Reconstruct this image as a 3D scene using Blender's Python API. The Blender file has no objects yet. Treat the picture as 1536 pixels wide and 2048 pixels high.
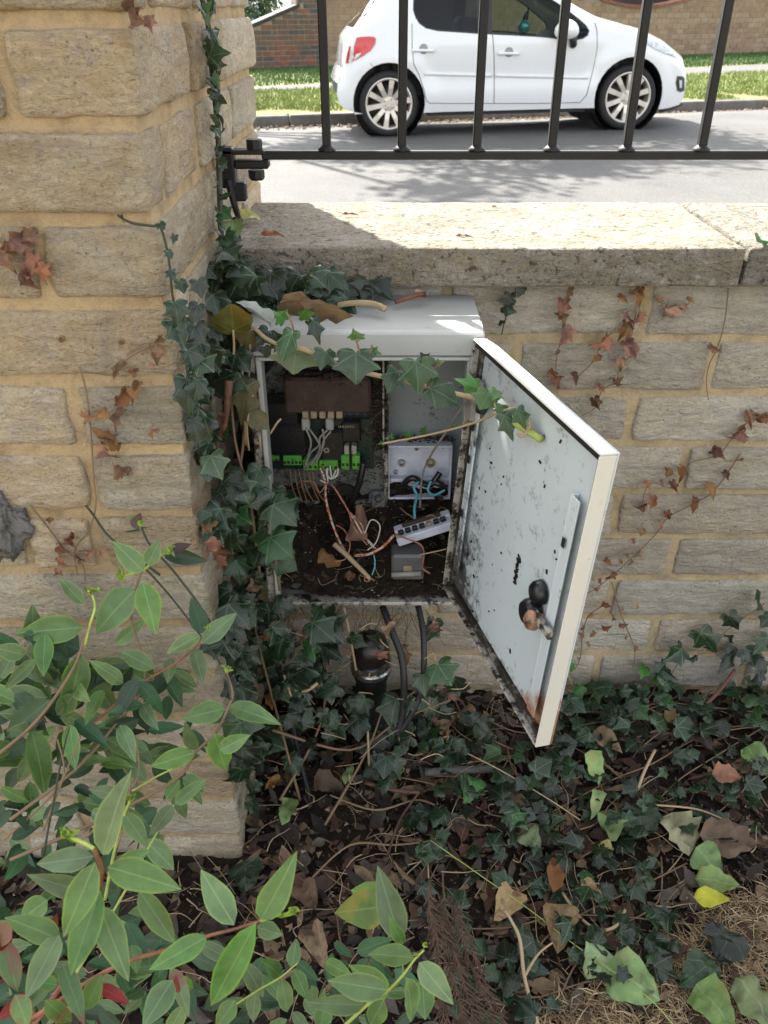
import bpy, bmesh, math, random
from math import radians as R, sin, cos, pi, sqrt, atan2
from mathutils import Vector as V, Matrix, noise, geometry
random.seed(7)
S = bpy.context.scene
C = S.collection
# ------------------------------------------------------------------ camera
PITCH = R(31.5); F = 1656.0; CAMZ = 1.0
cd = bpy.data.cameras.new('camera'); cam = bpy.data.objects.new('camera', cd); C.objects.link(cam)
cam.location = (0, 0, CAMZ); cam.rotation_euler = (pi/2 - PITCH, 0, 0)
cd.sensor_fit = 'VERTICAL'; cd.sensor_height = 24.0; cd.lens = 24.0*F/2048
cd.clip_start = 0.02; cd.clip_end = 600
cd.dof.use_dof = True; cd.dof.focus_distance = 1.0; cd.dof.aperture_fstop = 10.0
S.camera = cam
# ------------------------------------------------------------------ light
SUN_EL = R(47); SUNV = V((-0.466*cos(SUN_EL), 0.885*cos(SUN_EL), sin(SUN_EL))).normalized()   # towards the sun
W = bpy.data.worlds.new('World'); S.world = W; W.use_nodes = True
wn = W.node_tree.nodes; wl = W.node_tree.links
bg = wn['Background']; sky = wn.new('ShaderNodeTexSky'); sky.sky_type = 'NISHITA'; sky.sun_disc = False
sky.sun_elevation = SUN_EL; sky.sun_rotation = atan2(SUNV.x, SUNV.y); sky.dust_density = 2.5; sky.air_density = 1.0
hs = wn.new('ShaderNodeHueSaturation'); hs.inputs['Saturation'].default_value = 0.22; hs.inputs['Value'].default_value = 1.0
wl.new(sky.outputs[0], hs.inputs['Color']); wl.new(hs.outputs[0], bg.inputs[0]); bg.inputs[1].default_value = 0.15
sd = bpy.data.lights.new('sun', 'SUN'); sd.energy = 5.0; sd.angle = R(0.6); sd.color = (1, 0.95, 0.86)
so = bpy.data.objects.new('sun', sd); C.objects.link(so)
so.rotation_euler = (-SUNV).to_track_quat('-Z', 'Y').to_euler()
S.view_settings.view_transform = 'Standard'; S.view_settings.look = 'None'
S.view_settings.gamma = 1; S.view_settings.use_curve_mapping = False
S.view_settings.exposure = 1.9
S.cycles.max_bounces = 6; S.cycles.diffuse_bounces = 3; S.cycles.glossy_bounces = 3
S.cycles.transmission_bounces = 4; S.cycles.transparent_max_bounces = 6
S.cycles.use_denoising = True

# ------------------------------------------------------------------ helpers
CAM = V((0, 0, CAMZ)); CF = V((0, cos(PITCH), -sin(PITCH))); CU = V((0, sin(PITCH), cos(PITCH))); CX = V((1, 0, 0))
def ray(px, py): return CF + CU*((1024-py)/F) + CX*((px-768)/F)
def atY(px, py, Y): d = ray(px, py); return CAM + d*(Y/d.y)
def atZ(px, py, z): d = ray(px, py); return CAM + d*((z-CAMZ)/d.z)
def atX(px, py, X): d = ray(px, py); return CAM + d*(X/d.x)
def atD(px, py, D): return CAM + ray(px, py)*D
def rnd(a, b): return random.uniform(a, b)
def N(p, s=1.0, o=0.0): return noise.noise(V((p[0]*s+o, p[1]*s+o*1.7, p[2]*s-o)))

def link(name, me, m=None, parent=None, mat=None, smooth=None):
    o = bpy.data.objects.new(name, me); C.objects.link(o)
    if m is not None and me is not None and len(me.materials) == 0: me.materials.append(m)
    if parent is not None: o.parent = parent
    if mat is not None: o.matrix_local = mat
    return o
def mesh(name, vs, fs, smooth=True, m=None, uv=None):
    me = bpy.data.meshes.new(name); me.from_pydata([tuple(v) for v in vs], [], fs); me.update()
    if smooth: me.polygons.foreach_set('use_smooth', [True]*len(me.polygons))
    if m is not None:
        for k in (m if isinstance(m, (list, tuple)) else [m]): me.materials.append(k)
    if uv is not None:
        l = me.uv_layers.new(name='UV')
        for lp in me.loops: l.data[lp.index].uv = uv[lp.vertex_index]
    return me
def tag(o, label=None, cat=None, group=None, kind=None):
    if label: o['label'] = label
    if cat: o['category'] = cat
    if group: o['group'] = group
    if kind: o['kind'] = kind
    return o
def empty(name, loc=(0, 0, 0), rz=0, label=None, cat=None, group=None):
    o = bpy.data.objects.new(name, None); C.objects.link(o); o.location = loc; o.rotation_euler = (0, 0, rz)
    o.empty_display_size = 0.05
    return tag(o, label, cat, group)
class MB:
    """collects shapes into one mesh"""
    def __init__(s): s.v = []; s.f = []
    def add(s, vs, fs):
        b = len(s.v); s.v += [V(v) for v in vs]; s.f += [tuple(i+b for i in f) for f in fs]
    def box(s, x0, x1, y0, y1, z0, z1, M=None):
        vs = [V((x, y, z)) for z in (z0, z1) for y in (y0, y1) for x in (x0, x1)]
        if M is not None: vs = [M @ v for v in vs]
        s.add(vs, [(0, 2, 3, 1), (4, 5, 7, 6), (0, 1, 5, 4), (2, 6, 7, 3), (0, 4, 6, 2), (1, 3, 7, 5)])
    def bbox(s, x0, x1, y0, y1, z0, z1, b=0.002, M=None):
        """box with chamfered edges"""
        vs = []; idx = {}
        X = (x0, x1); Y = (y0, y1); Z = (z0, z1)
        for i in (0, 1):
            for j in (0, 1):
                for k in (0, 1):
                    sx, sy, sz = (1-2*i)*b, (1-2*j)*b, (1-2*k)*b
                    for a in range(3):
                        p = [X[i], Y[j], Z[k]]; q = [sx, sy, sz]
                        for c in range(3):
                            if c != a: p[c] += q[c]
                        idx[(i, j, k, a)] = len(vs); vs.append(V(p) if M is None else M @ V(p))
        f = []
        g = lambda *k: idx[k]
        for i in (0, 1): f.append((g(i, 0, 0, 0), g(i, 1, 0, 0), g(i, 1, 1, 0), g(i, 0, 1, 0)))
        for j in (0, 1): f.append((g(0, j, 0, 1), g(1, j, 0, 1), g(1, j, 1, 1), g(0, j, 1, 1)))
        for k in (0, 1): f.append((g(0, 0, k, 2), g(1, 0, k, 2), g(1, 1, k, 2), g(0, 1, k, 2)))
        for i in (0, 1):
            for j in (0, 1): f.append((g(i, j, 0, 0), g(i, j, 1, 0), g(i, j, 1, 1), g(i, j, 0, 1)))
        for i in (0, 1):
            for k in (0, 1): f.append((g(i, 0, k, 0), g(i, 1, k, 0), g(i, 1, k, 2), g(i, 0, k, 2)))
        for j in (0, 1):
            for k in (0, 1): f.append((g(0, j, k, 1), g(1, j, k, 1), g(1, j, k, 2), g(0, j, k, 2)))
        for i in (0, 1):
            for j in (0, 1):
                for k in (0, 1): f.append((g(i, j, k, 0), g(i, j, k, 1), g(i, j, k, 2)))
        s.add(vs, f)
    def tube(s, pts, r, n=6, cap=True):
        pts = [V(p) for p in pts]; m = len(pts)
        rs = r if isinstance(r, (list, tuple)) else [r]*m
        if len(rs) == 2 and m != 2: rs = [rs[0]+(rs[1]-rs[0])*i/(m-1) for i in range(m)]
        vs = []; up = None
        for i, p in enumerate(pts):
            t = (pts[min(i+1, m-1)]-pts[max(i-1, 0)])
            if t.length < 1e-9: t = V((0, 0, 1))
            t.normalize()
            if up is None: up = V((0, 0, 1)) if abs(t.z) < .9 else V((1, 0, 0))
            a = t.cross(up)
            if a.length < 1e-6: a = t.orthogonal()
            a.normalize(); b = a.cross(t).normalized(); up = b
            for k in range(n):
                w = 2*pi*k/n; vs.append(p + (a*cos(w)+b*sin(w))*rs[i])
        fs = []
        for i in range(m-1):
            for k in range(n):
                k2 = (k+1) % n; fs.append((i*n+k, i*n+k2, (i+1)*n+k2, (i+1)*n+k))
        if cap: fs.append(tuple(range(n))[::-1]); fs.append(tuple((m-1)*n+k for k in range(n)))
        s.add(vs, fs)
    def lathe(s, prof, M, n=24):
        """prof: list of (r, h), axis = local z of M"""
        vs = []; fs = []; m = len(prof)
        for (r, h) in prof:
            for k in range(n): vs.append(M @ V((r*cos(2*pi*k/n), r*sin(2*pi*k/n), h)))
        for i in range(m-1):
            for k in range(n):
                k2 = (k+1) % n; fs.append((i*n+k, i*n+k2, (i+1)*n+k2, (i+1)*n+k))
        s.add(vs, fs)
    def build(s, name, m, parent=None, smooth=False, M=None, sharp=None):
        me = mesh(name, s.v, s.f, smooth, m)
        if sharp is not None:
            bm = bmesh.new(); bm.from_mesh(me); bmesh.ops.recalc_face_normals(bm, faces=bm.faces)
            for e in bm.edges:
                if len(e.link_faces) == 2 and e.calc_face_angle(0) > R(sharp): e.smooth = False
            for f in bm.faces: f.smooth = True
            bm.to_mesh(me); bm.free()
        else:
            bm = bmesh.new(); bm.from_mesh(me); bmesh.ops.recalc_face_normals(bm, faces=bm.faces); bm.to_mesh(me); bm.free()
        return link(name, me, None, parent, M)
def spline(pts, k=6):
    """smooth polyline through points"""
    P = [V(p) for p in pts]
    if len(P) < 3: return P
    out = []
    for i in range(len(P)-1):
        p0 = P[max(i-1, 0)]; p1 = P[i]; p2 = P[i+1]; p3 = P[min(i+2, len(P)-1)]
        for j in range(k):
            t = j/k
            out.append(0.5*((2*p1)+(p2-p0)*t+(2*p0-5*p1+4*p2-p3)*t*t+(3*p1-p0-3*p2+p3)*t**3))
    return out+[P[-1]]

# ------------------------------------------------------------------ materials
class NT:
    def __init__(s, name):
        s.m = bpy.data.materials.new(name); s.m.use_nodes = True; s.t = s.m.node_tree
        s.b = s.t.nodes['Principled BSDF']; s.out = s.t.nodes['Material Output']
    def n(s, typ, **k):
        x = s.t.nodes.new('ShaderNode'+typ)
        for a, b in k.items(): setattr(x, a, b)
        return x
    def l(s, a, b): s.t.links.new(a, b)
    def pos(s, kind='world'):
        if kind == 'world': return s.n('NewGeometry').outputs['Position']
        if kind == 'uv': return s.n('TexCoord').outputs['UV']
        return s.n('TexCoord').outputs['Object']
    def noise(s, vec, scale, detail=4, rough=.6, dist=0.0):
        x = s.n('TexNoise'); x.inputs['Scale'].default_value = scale; x.inputs['Detail'].default_value = detail
        x.inputs['Roughness'].default_value = rough; x.inputs['Distortion'].default_value = dist
        if vec is not None: s.l(vec, x.inputs['Vector'])
        return x.outputs['Fac']
    def voro(s, vec, scale, feature='F1'):
        x = s.n('TexVoronoi', feature=feature); x.inputs['Scale'].default_value = scale; s.l(vec, x.inputs['Vector']); return x.outputs['Distance']
    def ramp(s, fac, stops):
        x = s.n('ValToRGB'); e = x.color_ramp.elements
        while len(e) < len(stops): e.new(0.5)
        for q, (p, c) in zip(e, stops):
            q.position = p; q.color = (c, c, c, 1) if isinstance(c, (int, float)) else (*c, 1)
        s.l(fac, x.inputs[0]); return x.outputs[0]
    def mix(s, fac, a, b, typ='MIX'):
        x = s.n('MixRGB', blend_type=typ)
        for v, i in ((fac, 0), (a, 1), (b, 2)):
            if isinstance(v, (int, float)): x.inputs[i].default_value = v if i == 0 else (v, v, v, 1)
            elif isinstance(v, tuple): x.inputs[i].default_value = (*v, 1)
            else: s.l(v, x.inputs[i])
        return x.outputs[0]
    def math(s, op, a, b=0.0, c=None, clamp=False):
        x = s.n('Math', operation=op); x.use_clamp = clamp
        for v, i in ((a, 0), (b, 1), (c, 2)):
            if v is None: continue
            if isinstance(v, (int, float)): x.inputs[i].default_value = v
            else: s.l(v, x.inputs[i])
        return x.outputs[0]
    def rand(s): return s.n('ObjectInfo').outputs['Random']
    def hsv(s, col, h=None, sat=None, val=None):
        x = s.n('HueSaturation'); s.l(col, x.inputs['Color'])
        for v, k in ((h, 'Hue'), (sat, 'Saturation'), (val, 'Value')):
            if v is None: continue
            if isinstance(v, (int, float)): x.inputs[k].default_value = v
            else: s.l(v, x.inputs[k])
        return x.outputs[0]
    def mapr(s, v, a, b, c, d):
        x = s.n('MapRange'); s.l(v, x.inputs[0])
        for i, q in enumerate((a, b, c, d)): x.inputs[i+1].default_value = q
        return x.outputs[0]
    def bump(s, h, strength=.5, dist=.002, prev=None):
        x = s.n('Bump'); x.inputs['Strength'].default_value = strength; x.inputs['Distance'].default_value = dist
        s.l(h, x.inputs['Height'])
        if prev is not None: s.l(prev, x.inputs['Normal'])
        return x.outputs[0]
    def col(s, c):
        if isinstance(c, tuple): s.b.inputs['Base Color'].default_value = (*c, 1)
        else: s.l(c, s.b.inputs['Base Color'])
    def rough(s, r):
        if isinstance(r, (int, float)): s.b.inputs['Roughness'].default_value = r
        else: s.l(r, s.b.inputs['Roughness'])
    def nrm(s, x): s.l(x, s.b.inputs['Normal'])
    def spec(s, v): s.b.inputs['Specular IOR Level'].default_value = v
    def metal(s, v): s.b.inputs['Metallic'].default_value = v
def simple(name, c, rough=.5, metal=0, bump=None, var=.12, spec=.5, scale=30, kind='world'):
    t = NT(name); p = t.pos(kind)
    n = t.noise(p, scale, 5)
    c2 = tuple(min(1, x*(1+var)) for x in c); c1 = tuple(x*(1-var) for x in c)
    t.col(t.ramp(n, [(.3, c1), (.7, c2)])); t.rough(rough); t.metal(metal); t.spec(spec)
    if bump: t.nrm(t.bump(t.noise(p, bump[0], 4), bump[1], bump[2]))
    return t.m
def m_stone(name, cols, dirt=(.12, .1, .075), pit=.45, grime=.5, bumpd=.0035, agg=0):
    t = NT(name); p = t.pos(); r = t.rand()
    sep = t.n('VectorMath', operation='ADD'); t.l(p, sep.inputs[0])
    st_ = t.n('VectorMath', operation='MULTIPLY'); t.l(p, st_.inputs[0]); st_.inputs[1].default_value = (1, 1, 2.6)
    cmb = t.n('CombineXYZ'); t.l(t.math('MULTIPLY', r, 9.0), cmb.inputs[0]); t.l(cmb.outputs[0], sep.inputs[1]); q = sep.outputs[0]
    grain = t.noise(st_.outputs[0], 75, 6, .72, .6); big = t.noise(q, 14, 5, .6, .5); med = t.noise(q, 60, 6, .7); fine = t.noise(q, 260, 5, .75)
    a = t.ramp(big, [(.28, cols[0]), (.5, cols[1]), (.72, cols[2])])
    a = t.mix(t.ramp(med, [(.4, 0.0), (.75, .35)]), a, tuple(x*.7 for x in cols[1]))
    a = t.mix(t.ramp(fine, [(.58, 0.0), (.7, .5)]), a, tuple(min(1, x*1.4) for x in cols[2]))
    pk = t.noise(q, 38, 5, .7, .8); a = t.mix(t.ramp(pk, [(.5, 0.0), (.66, .55)]), a, (.44, .39, .365)); a = t.mix(t.ramp(pk, [(.3, .6), (.44, 0.0)]), a, (.47, .36, .2))
    a = t.mix(t.ramp(fine, [(.36, pit), (.46, 0.0)]), a, dirt); a = t.mix(t.ramp(grain, [(.34, .3), (.46, 0.0)]), a, tuple(x*.62 for x in cols[0])); a = t.mix(t.ramp(grain, [(.55, 0.0), (.7, .5)]), a, tuple(min(1, x*1.25) for x in cols[2]))
    bl = t.noise(q, 19, 6, .8, 1.0); a = t.mix(t.ramp(bl, [(.3, .3), (.42, 0.0)]), a, tuple(x*.72 for x in cols[0])); a = t.mix(t.ramp(bl, [(.56, 0.0), (.7, .5)]), a, (.6, .56, .48))
    g = t.noise(q, 9, 6, .75, 1.2)
    a = t.mix(t.ramp(g, [(.52, 0.0), (.72, grime)]), a, tuple(x*.8 for x in (.3, .285, .25)))
    v = t.voro(q, 170); pits = t.ramp(v, [(.08, 1.0), (.22, 0.0)]); pm = t.math('MULTIPLY', pits, t.ramp(t.noise(q, 22, 2), [(.5, 0.0), (.62, 1.0)]))
    a = t.mix(t.math('MULTIPLY', pm, .75), a, dirt)
    a = t.hsv(a, t.mapr(r, 0, 1, .492, .508), t.mapr(r, 0, 1, 1.15, .8), t.mapr(t.math('FRACT', t.math('MULTIPLY', r, 7.3)), 0, 1, .82, 1.14))
    if agg:
        ag = t.noise(q, 120, 3, .6, .3); a = t.mix(t.ramp(ag, [(.36, .8), (.42, 0.0)]), a, (.07, .06, .045)); a = t.mix(t.ramp(ag, [(.62, 0.0), (.68, .7)]), a, (.5, .47, .4))
        li = t.noise(q, 26, 5, .8, 1.5); a = t.mix(t.ramp(li, [(.55, 0.0), (.66, .55)]), a, (.13, .125, .09)); a = t.mix(t.ramp(li, [(.3, .5), (.38, 0.0)]), a, (.42, .41, .36))
    t.col(a); t.rough(.9); t.spec(.3)
    h = t.math('ADD', t.math('MULTIPLY', med, 1.2), t.math('MULTIPLY', fine, .7)); h = t.math('SUBTRACT', h, t.math('MULTIPLY', pm, .5)); h = t.math('ADD', h, t.math('MULTIPLY', grain, 1.2)); h = t.math('ADD', h, t.math('MULTIPLY', t.noise(st_.outputs[0], 26, 5, .75, 1.0), 2.6)); h = t.math('SUBTRACT', h, t.math('MULTIPLY', t.voro(st_.outputs[0], 48), .7))
    t.nrm(t.bump(h, 1.0, bumpd*1.5)); return t.m
M_PST = m_stone('pillar_stone_mat', [(.53, .41, .25), (.61, .5, .34), (.65, .575, .45)])
M_WST = m_stone('wall_stone_mat', [(.52, .445, .325), (.59, .525, .415), (.62, .57, .49)], pit=.3, grime=.22)
M_COP = m_stone('coping_mat', [(.2, .175, .13), (.29, .26, .2), (.36, .335, .28)], pit=.7, grime=.6, bumpd=.004, agg=1)
def m_mortar(name, c):
    t = NT(name); p = t.pos(); n = t.noise(p, 25, 5, .7); f = t.noise(p, 320, 4, .7)
    a = t.ramp(n, [(.28, tuple(x*.6 for x in c)), (.5, c), (.75, tuple(min(1, x*1.2) for x in c))]); k_ = t.noise(p, 70, 5, .75, .6); a = t.mix(t.ramp(k_, [(.55, 0.0), (.7, .5)]), a, tuple(x*.5 for x in c))
    a = t.mix(t.ramp(f, [(.6, 0.0), (.75, .5)]), a, tuple(x*.45 for x in c)); t.col(a); t.rough(.95); t.spec(.2)
    t.nrm(t.bump(t.math('ADD', f, t.math('MULTIPLY', n, 1.0)), .9, .004)); return t.m
M_MOR = m_mortar('mortar_mat', (.46, .345, .205)); M_MORW = m_mortar('wall_mortar_mat', (.46, .365, .225)); M_CEM = m_mortar('grey_cement_mat', (.17, .165, .155))
def m_soil():
    t = NT('soil_mat'); p = t.pos(); n = t.noise(p, 35, 6, .75); f = t.noise(p, 200, 5, .8)
    a = t.ramp(n, [(.3, (.012, .009, .006)), (.55, (.03, .021, .014)), (.8, (.07, .048, .03))])
    a = t.mix(t.ramp(f, [(.6, 0.0), (.72, .7)]), a, (.11, .08, .055)); t.col(a); t.rough(.95); t.spec(.25)
    t.nrm(t.bump(t.math('ADD', n, f), 1.0, .006)); return t.m
M_SOIL = m_soil()
def m_leaf(name, top, vein, edge=None, kind='ivy', gloss=.35, trans=.22, under=None, hv=.02, vv=(.6, 1.35), patch=None, vstr=.6):
    t = NT(name); uv = t.pos('uv'); r = t.rand()
    sx = t.n('SeparateXYZ'); t.l(uv, sx.inputs[0]); x = t.math('SUBTRACT', sx.outputs[0], .5); y = sx.outputs[1]
    pw = t.n('NewGeometry').outputs['Position']
    nz = t.noise(pw, 55, 4, .6)
    base = t.ramp(nz, [(.3, tuple(q*.72 for q in top)), (.7, tuple(min(1, q*1.25) for q in top))])
    if kind == 'ivy':
        yy = t.math('SUBTRACT', y, .18); ang = t.math('ARCTAN2', x, yy); rr = t.math('SQRT', t.math('ADD', t.math('MULTIPLY', x, x), t.math('MULTIPLY', yy, yy)))
        d = t.math('MULTIPLY', t.math('PINGPONG', t.math('ADD', ang, 2*R(52)*4), R(52)*1.0), rr)
        d = t.math('MULTIPLY', t.math('PINGPONG', ang, R(27)), rr) if False else t.math('MULTIPLY', t.math('ABSOLUTE', t.math('SUBTRACT', t.math('MODULO', t.math('ADD', ang, R(52)*4.5), R(52)), R(26))), rr)
        vm = t.ramp(d, [(.004, 1.0), (.022, 0.0)])
        d2 = t.math('ABSOLUTE', t.math('SINE', t.math('ADD', t.math('MULTIPLY', rr, 34.0), t.math('MULTIPLY', nz, 6.0))))
        vm = t.math('MAXIMUM', vm, t.math('MULTIPLY', t.ramp(d2, [(.0, 1.0), (.16, 0.0)]), .3))
    else:
        ax = t.math('ABSOLUTE', x); vm = t.ramp(ax, [(.01, 1.0), (.035, 0.0)])
        q = t.math('SUBTRACT', t.math('MULTIPLY', y, 9.0), t.math('MULTIPLY', ax, 9.0)); d2 = t.math('ABSOLUTE', t.math('SUBTRACT', t.math('FRACT', q), .5))
        vm = t.math('MAXIMUM', vm, t.math('MULTIPLY', t.ramp(d2, [(.0, 1.0), (.07, 0.0)]), .28))
    a = t.mix(t.math('MULTIPLY', vm, vstr), base, vein)
    if edge:
        at = t.n('Attribute', attribute_name='edge').outputs['Fac']
        a = t.mix(t.ramp(at, [(.82, 0.0), (1.0, .8)]), a, edge)
    if patch:
        pn = t.noise(pw, patch[1], 3, .6, .5)
        a = t.mix(t.ramp(pn, [(patch[2], 0.0), (patch[2]+.12, .9)]), a, patch[0])
    if under:
        a = t.mix(t.n('NewGeometry').outputs['Backfacing'], a, under)
    a = t.hsv(a, t.mapr(t.math('FRACT', t.math('MULTIPLY', r, 3.7)), 0, 1, .5-hv, .5+hv), t.mapr(t.math('FRACT', t.math('MULTIPLY', r, 11.1)), 0, 1, .8, 1.15), t.mapr(r, 0, 1, vv[0], vv[1]))
    t.col(a); t.rough(t.mapr(nz, .3, .7, gloss, gloss+.25)); t.spec(.5)
    hh = t.math('ADD', t.math('MULTIPLY', vm, -.6), t.noise(pw, 160, 3)); t.nrm(t.bump(hh, .35, .0012))
    tr = t.n('BsdfTranslucent'); t.l(a, tr.inputs[0]); ms = t.n('MixShader'); ms.inputs[0].default_value = trans
    t.l(t.b.outputs[0], ms.inputs[1]); t.l(tr.outputs[0], ms.inputs[2]); t.l(ms.outputs[0], t.out.inputs[0]); return t.m
M_IVY = m_leaf('ivy_leaf_mat', (.014, .032, .014), (.11, .16, .09), gloss=.2, under=(.06, .1, .05), trans=.12, vv=(.45, 1.5))
M_IVYL = m_leaf('ivy_fresh_leaf_mat', (.06, .17, .035), (.14, .28, .09), gloss=.32, under=(.14, .24, .08))
M_IVYM = m_leaf('ivy_mid_leaf_mat', (.034, .08, .03), (.14, .22, .12), gloss=.22, under=(.12, .2, .1))
M_IVYP = m_leaf('ivy_pale_leaf_mat', (.16, .25, .09), (.26, .36, .15), gloss=.5)
M_IVYO = m_leaf('ivy_olive_leaf_mat', (.1, .095, .025), (.2, .18, .07), gloss=.45, patch=((.17, .11, .025), 30, .5))
M_DEADI = m_leaf('dead_ivy_leaf_mat', (.27, .13, .065), (.34, .18, .1), gloss=.7, trans=.1, hv=.018, vv=(.5, 1.3), patch=((.12, .06, .035), 60, .5))
M_HYP = m_leaf('shrub_leaf_mat', (.12, .21, .07), (.26, .38, .15), edge=(.24, .36, .07), kind='lance', gloss=.28, trans=.3, hv=.015, vv=(.7, 1.2), under=(.14, .25, .12))
M_HYPR = m_leaf('shrub_red_leaf_mat', (.1, .19, .06), (.25, .3, .12), edge=(.3, .2, .05), kind='lance', gloss=.4, patch=((.2, .05, .035), 25, .5))
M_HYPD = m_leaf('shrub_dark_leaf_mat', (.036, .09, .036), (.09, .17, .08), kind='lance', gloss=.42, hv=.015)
M_HYPY = m_leaf('shrub_yellow_leaf_mat', (.14, .24, .05), (.3, .4, .12), kind='lance', gloss=.4, patch=((.35, .32, .05), 20, .5))
M_BR = m_leaf('brown_leaf_mat', (.13, .075, .04), (.2, .13, .08), kind='lance', gloss=.7, trans=.05, hv=.02, vv=(.55, 1.5))
M_TAN = m_leaf('tan_leaf_mat', (.34, .24, .13), (.42, .33, .2), kind='lance', gloss=.65, trans=.08, hv=.012, vv=(.65, 1.1), patch=((.17, .11, .07), 55, .5))
M_PGR = m_leaf('pale_green_leaf_mat', (.2, .29, .1), (.33, .42, .2), kind='lance', gloss=.5, trans=.12, patch=((.27, .26, .1), 28, .55))
M_YEL = m_leaf('yellow_leaf_mat', (.38, .36, .07), (.48, .45, .14), kind='lance', gloss=.5)
M_ORG = m_leaf('orange_leaf_mat', (.25, .105, .05), (.33, .16, .08), kind='lance', gloss=.6, hv=.01)
M_PUR = m_leaf('purple_brown_leaf_mat', (.085, .05, .045), (.13, .08, .07), kind='lance', gloss=.5, hv=.01)
M_STEMB = simple('brown_stem_mat', (.2, .13, .075), .8, bump=(300, .5, .001)); M_STEMG = simple('green_stem_mat', (.3, .36, .08), .5); M_STEMD = simple('dark_stem_mat', (.035, .04, .022), .6)
M_STEMR = simple('red_stem_mat', (.22, .085, .045), .6, var=.4, scale=80); M_STEMT = simple('tan_stem_mat', (.36, .27, .16), .75, bump=(250, .4, .001)); M_BUD = simple('bud_mat', (.3, .38, .07), .5, var=.3, scale=120)
M_STRAW = simple('straw_mat', (.42, .31, .17), .85, var=.35, scale=60); M_GRASS = simple('grass_mat', (.13, .2, .03), .6, var=.4, scale=3)
def m_black(): return simple('black_iron_mat', (.011, .0105, .011), .5, spec=.3, bump=(120, .25, .0006), var=.3)
M_IRON = m_black()
M_SMEAR = None; M_RUBBER = simple('black_rubber_mat', (.012, .012, .013), .55, var=.3); M_BPL = simple('black_plastic_mat', (.01, .01, .011), .3, var=.3)
def m_cab(name, c, dirt=.0, rust=0, zmask=None):
    t = NT(name); p = t.pos(); n1 = t.noise(p, 6, 4); n2 = t.noise(p, 45, 5, .7); n3 = t.noise(p, 190, 4, .7)
    a = t.ramp(n1, [(.3, tuple(x*.9 for x in c)), (.7, c)])
    a = t.mix(t.ramp(n2, [(.58, 0.0), (.8, .2)]), a, (.35, .31, .24))
    sp = t.ramp(t.voro(p, 42), [(.03, .8), (.11, 0.0)]); spm = t.math('MULTIPLY', sp, t.ramp(t.noise(p, 18, 2), [(.52, 0.0), (.56, 1.0)]))
    a = t.mix(spm, a, (.035, .025, .018))
    rg = 0.42
    if dirt:
        d = t.ramp(t.math('ADD', t.math('MULTIPLY', n2, .7), t.math('MULTIPLY', n3, .5)), [(.72-dirt, 0.0), (.84-dirt, 1.0)])
        a = t.mix(d, a, (.022, .017, .013))
    if zmask:
        sx = t.n('SeparateXYZ'); t.l(t.pos('obj'), sx.inputs[0])
        # local x runs from the hinge, local z down from the top: dirt gathers at the hinge side and at the bottom
        dx = t.math('SUBTRACT', .095, sx.outputs[0]); dz = t.math('SUBTRACT', -.22, sx.outputs[2])
        k = t.math('MULTIPLY', t.math('MAXIMUM', t.math('MULTIPLY', dx, 9), -.15), t.mapr(sx.outputs[2], -.15, -.33, .15, 1.15))
        k = t.math('MAXIMUM', k, t.math('MULTIPLY', t.math('SUBTRACT', .018, sx.outputs[0]), 22))
        k = t.math('MAXIMUM', k, t.math('MULTIPLY', t.math('SUBTRACT', -.295, sx.outputs[2]), 16))
        k = t.math('ADD', k, t.math('MULTIPLY', t.math('SUBTRACT', n2, .5), 1.65)); k = t.math('ADD', k, t.math('MULTIPLY', t.math('SUBTRACT', n3, .5), 1.0))
        a = t.mix(t.ramp(k, [(.12, 0.0), (.5, .92)]), a, (.03, .024, .018))
        kr = t.math('ADD', t.math('MULTIPLY', t.math('SUBTRACT', -.285, sx.outputs[2]), 14), t.math('MULTIPLY', t.math('SUBTRACT', sx.outputs[0], .2), 12))
        kr = t.math('ADD', kr, t.math('MULTIPLY', t.math('SUBTRACT', n2, .5), 1.6))
        a = t.mix(t.ramp(kr, [(.45, 0.0), (.8, .85)]), a, (.3, .11, .03))
    if rust:
        a = t.mix(t.ramp(t.noise(p, 22, 6, .7), [(.62, 0.0), (.7, rust)]), a, (.24, .1, .04))
    t.col(a); t.rough(rg); t.nrm(t.bump(t.math('ADD', n3, t.math('MULTIPLY', n2, .6)), .15, .001)); return t.m
M_CAB = m_cab('cabinet_paint_mat', (.43, .44, .42), rust=.35); M_DIRTY = m_cab('dirty_paint_mat', (.4, .38, .33), dirt=.17); M_DOOR = m_cab('door_paint_mat', (.56, .62, .645), zmask=True)
M_RIM = m_cab('door_edge_mat', (.6, .585, .52), rust=.25); M_BACKP = m_cab('backplate_mat', (.22, .25, .265), dirt=.05); M_BASE = m_cab('plastic_base_mat', (.15, .165, .16), dirt=.14)
M_WPL = simple('white_plastic_mat', (.55, .57, .66), .35, var=.14, scale=45); M_GRN = simple('green_terminal_mat', (.075, .29, .035), .4, var=.2); M_PCB = simple('circuit_board_mat', (.006, .022, .018), .35, var=.5, scale=80)
M_BRC = simple('brown_cover_mat', (.045, .025, .018), .75, bump=(150, .7, .002), var=.4, scale=60); M_CREAM = simple('cream_plastic_mat', (.27, .2, .12), .5, var=.25, scale=90); M_LGREY = simple('light_grey_plastic_mat', (.27, .265, .24), .5)
M_COPP = simple('copper_wire_mat', (.3, .13, .08), .5, var=.5, scale=150); M_OW = simple('orange_white_wire_mat', (.5, .2, .1), .5)
def ow(m, c1, c2, sc):
    nt = m.node_tree; r_ = [x for x in nt.nodes if x.type == 'VALTORGB'][0]; n_ = [x for x in nt.nodes if x.type == 'TEX_NOISE'][0]
    n_.inputs['Scale'].default_value = sc; n_.inputs['Detail'].default_value = 1; e = r_.color_ramp.elements
    e[0].position = .46; e[0].color = (*c1, 1); e[1].position = .54; e[1].color = (*c2, 1)
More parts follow.
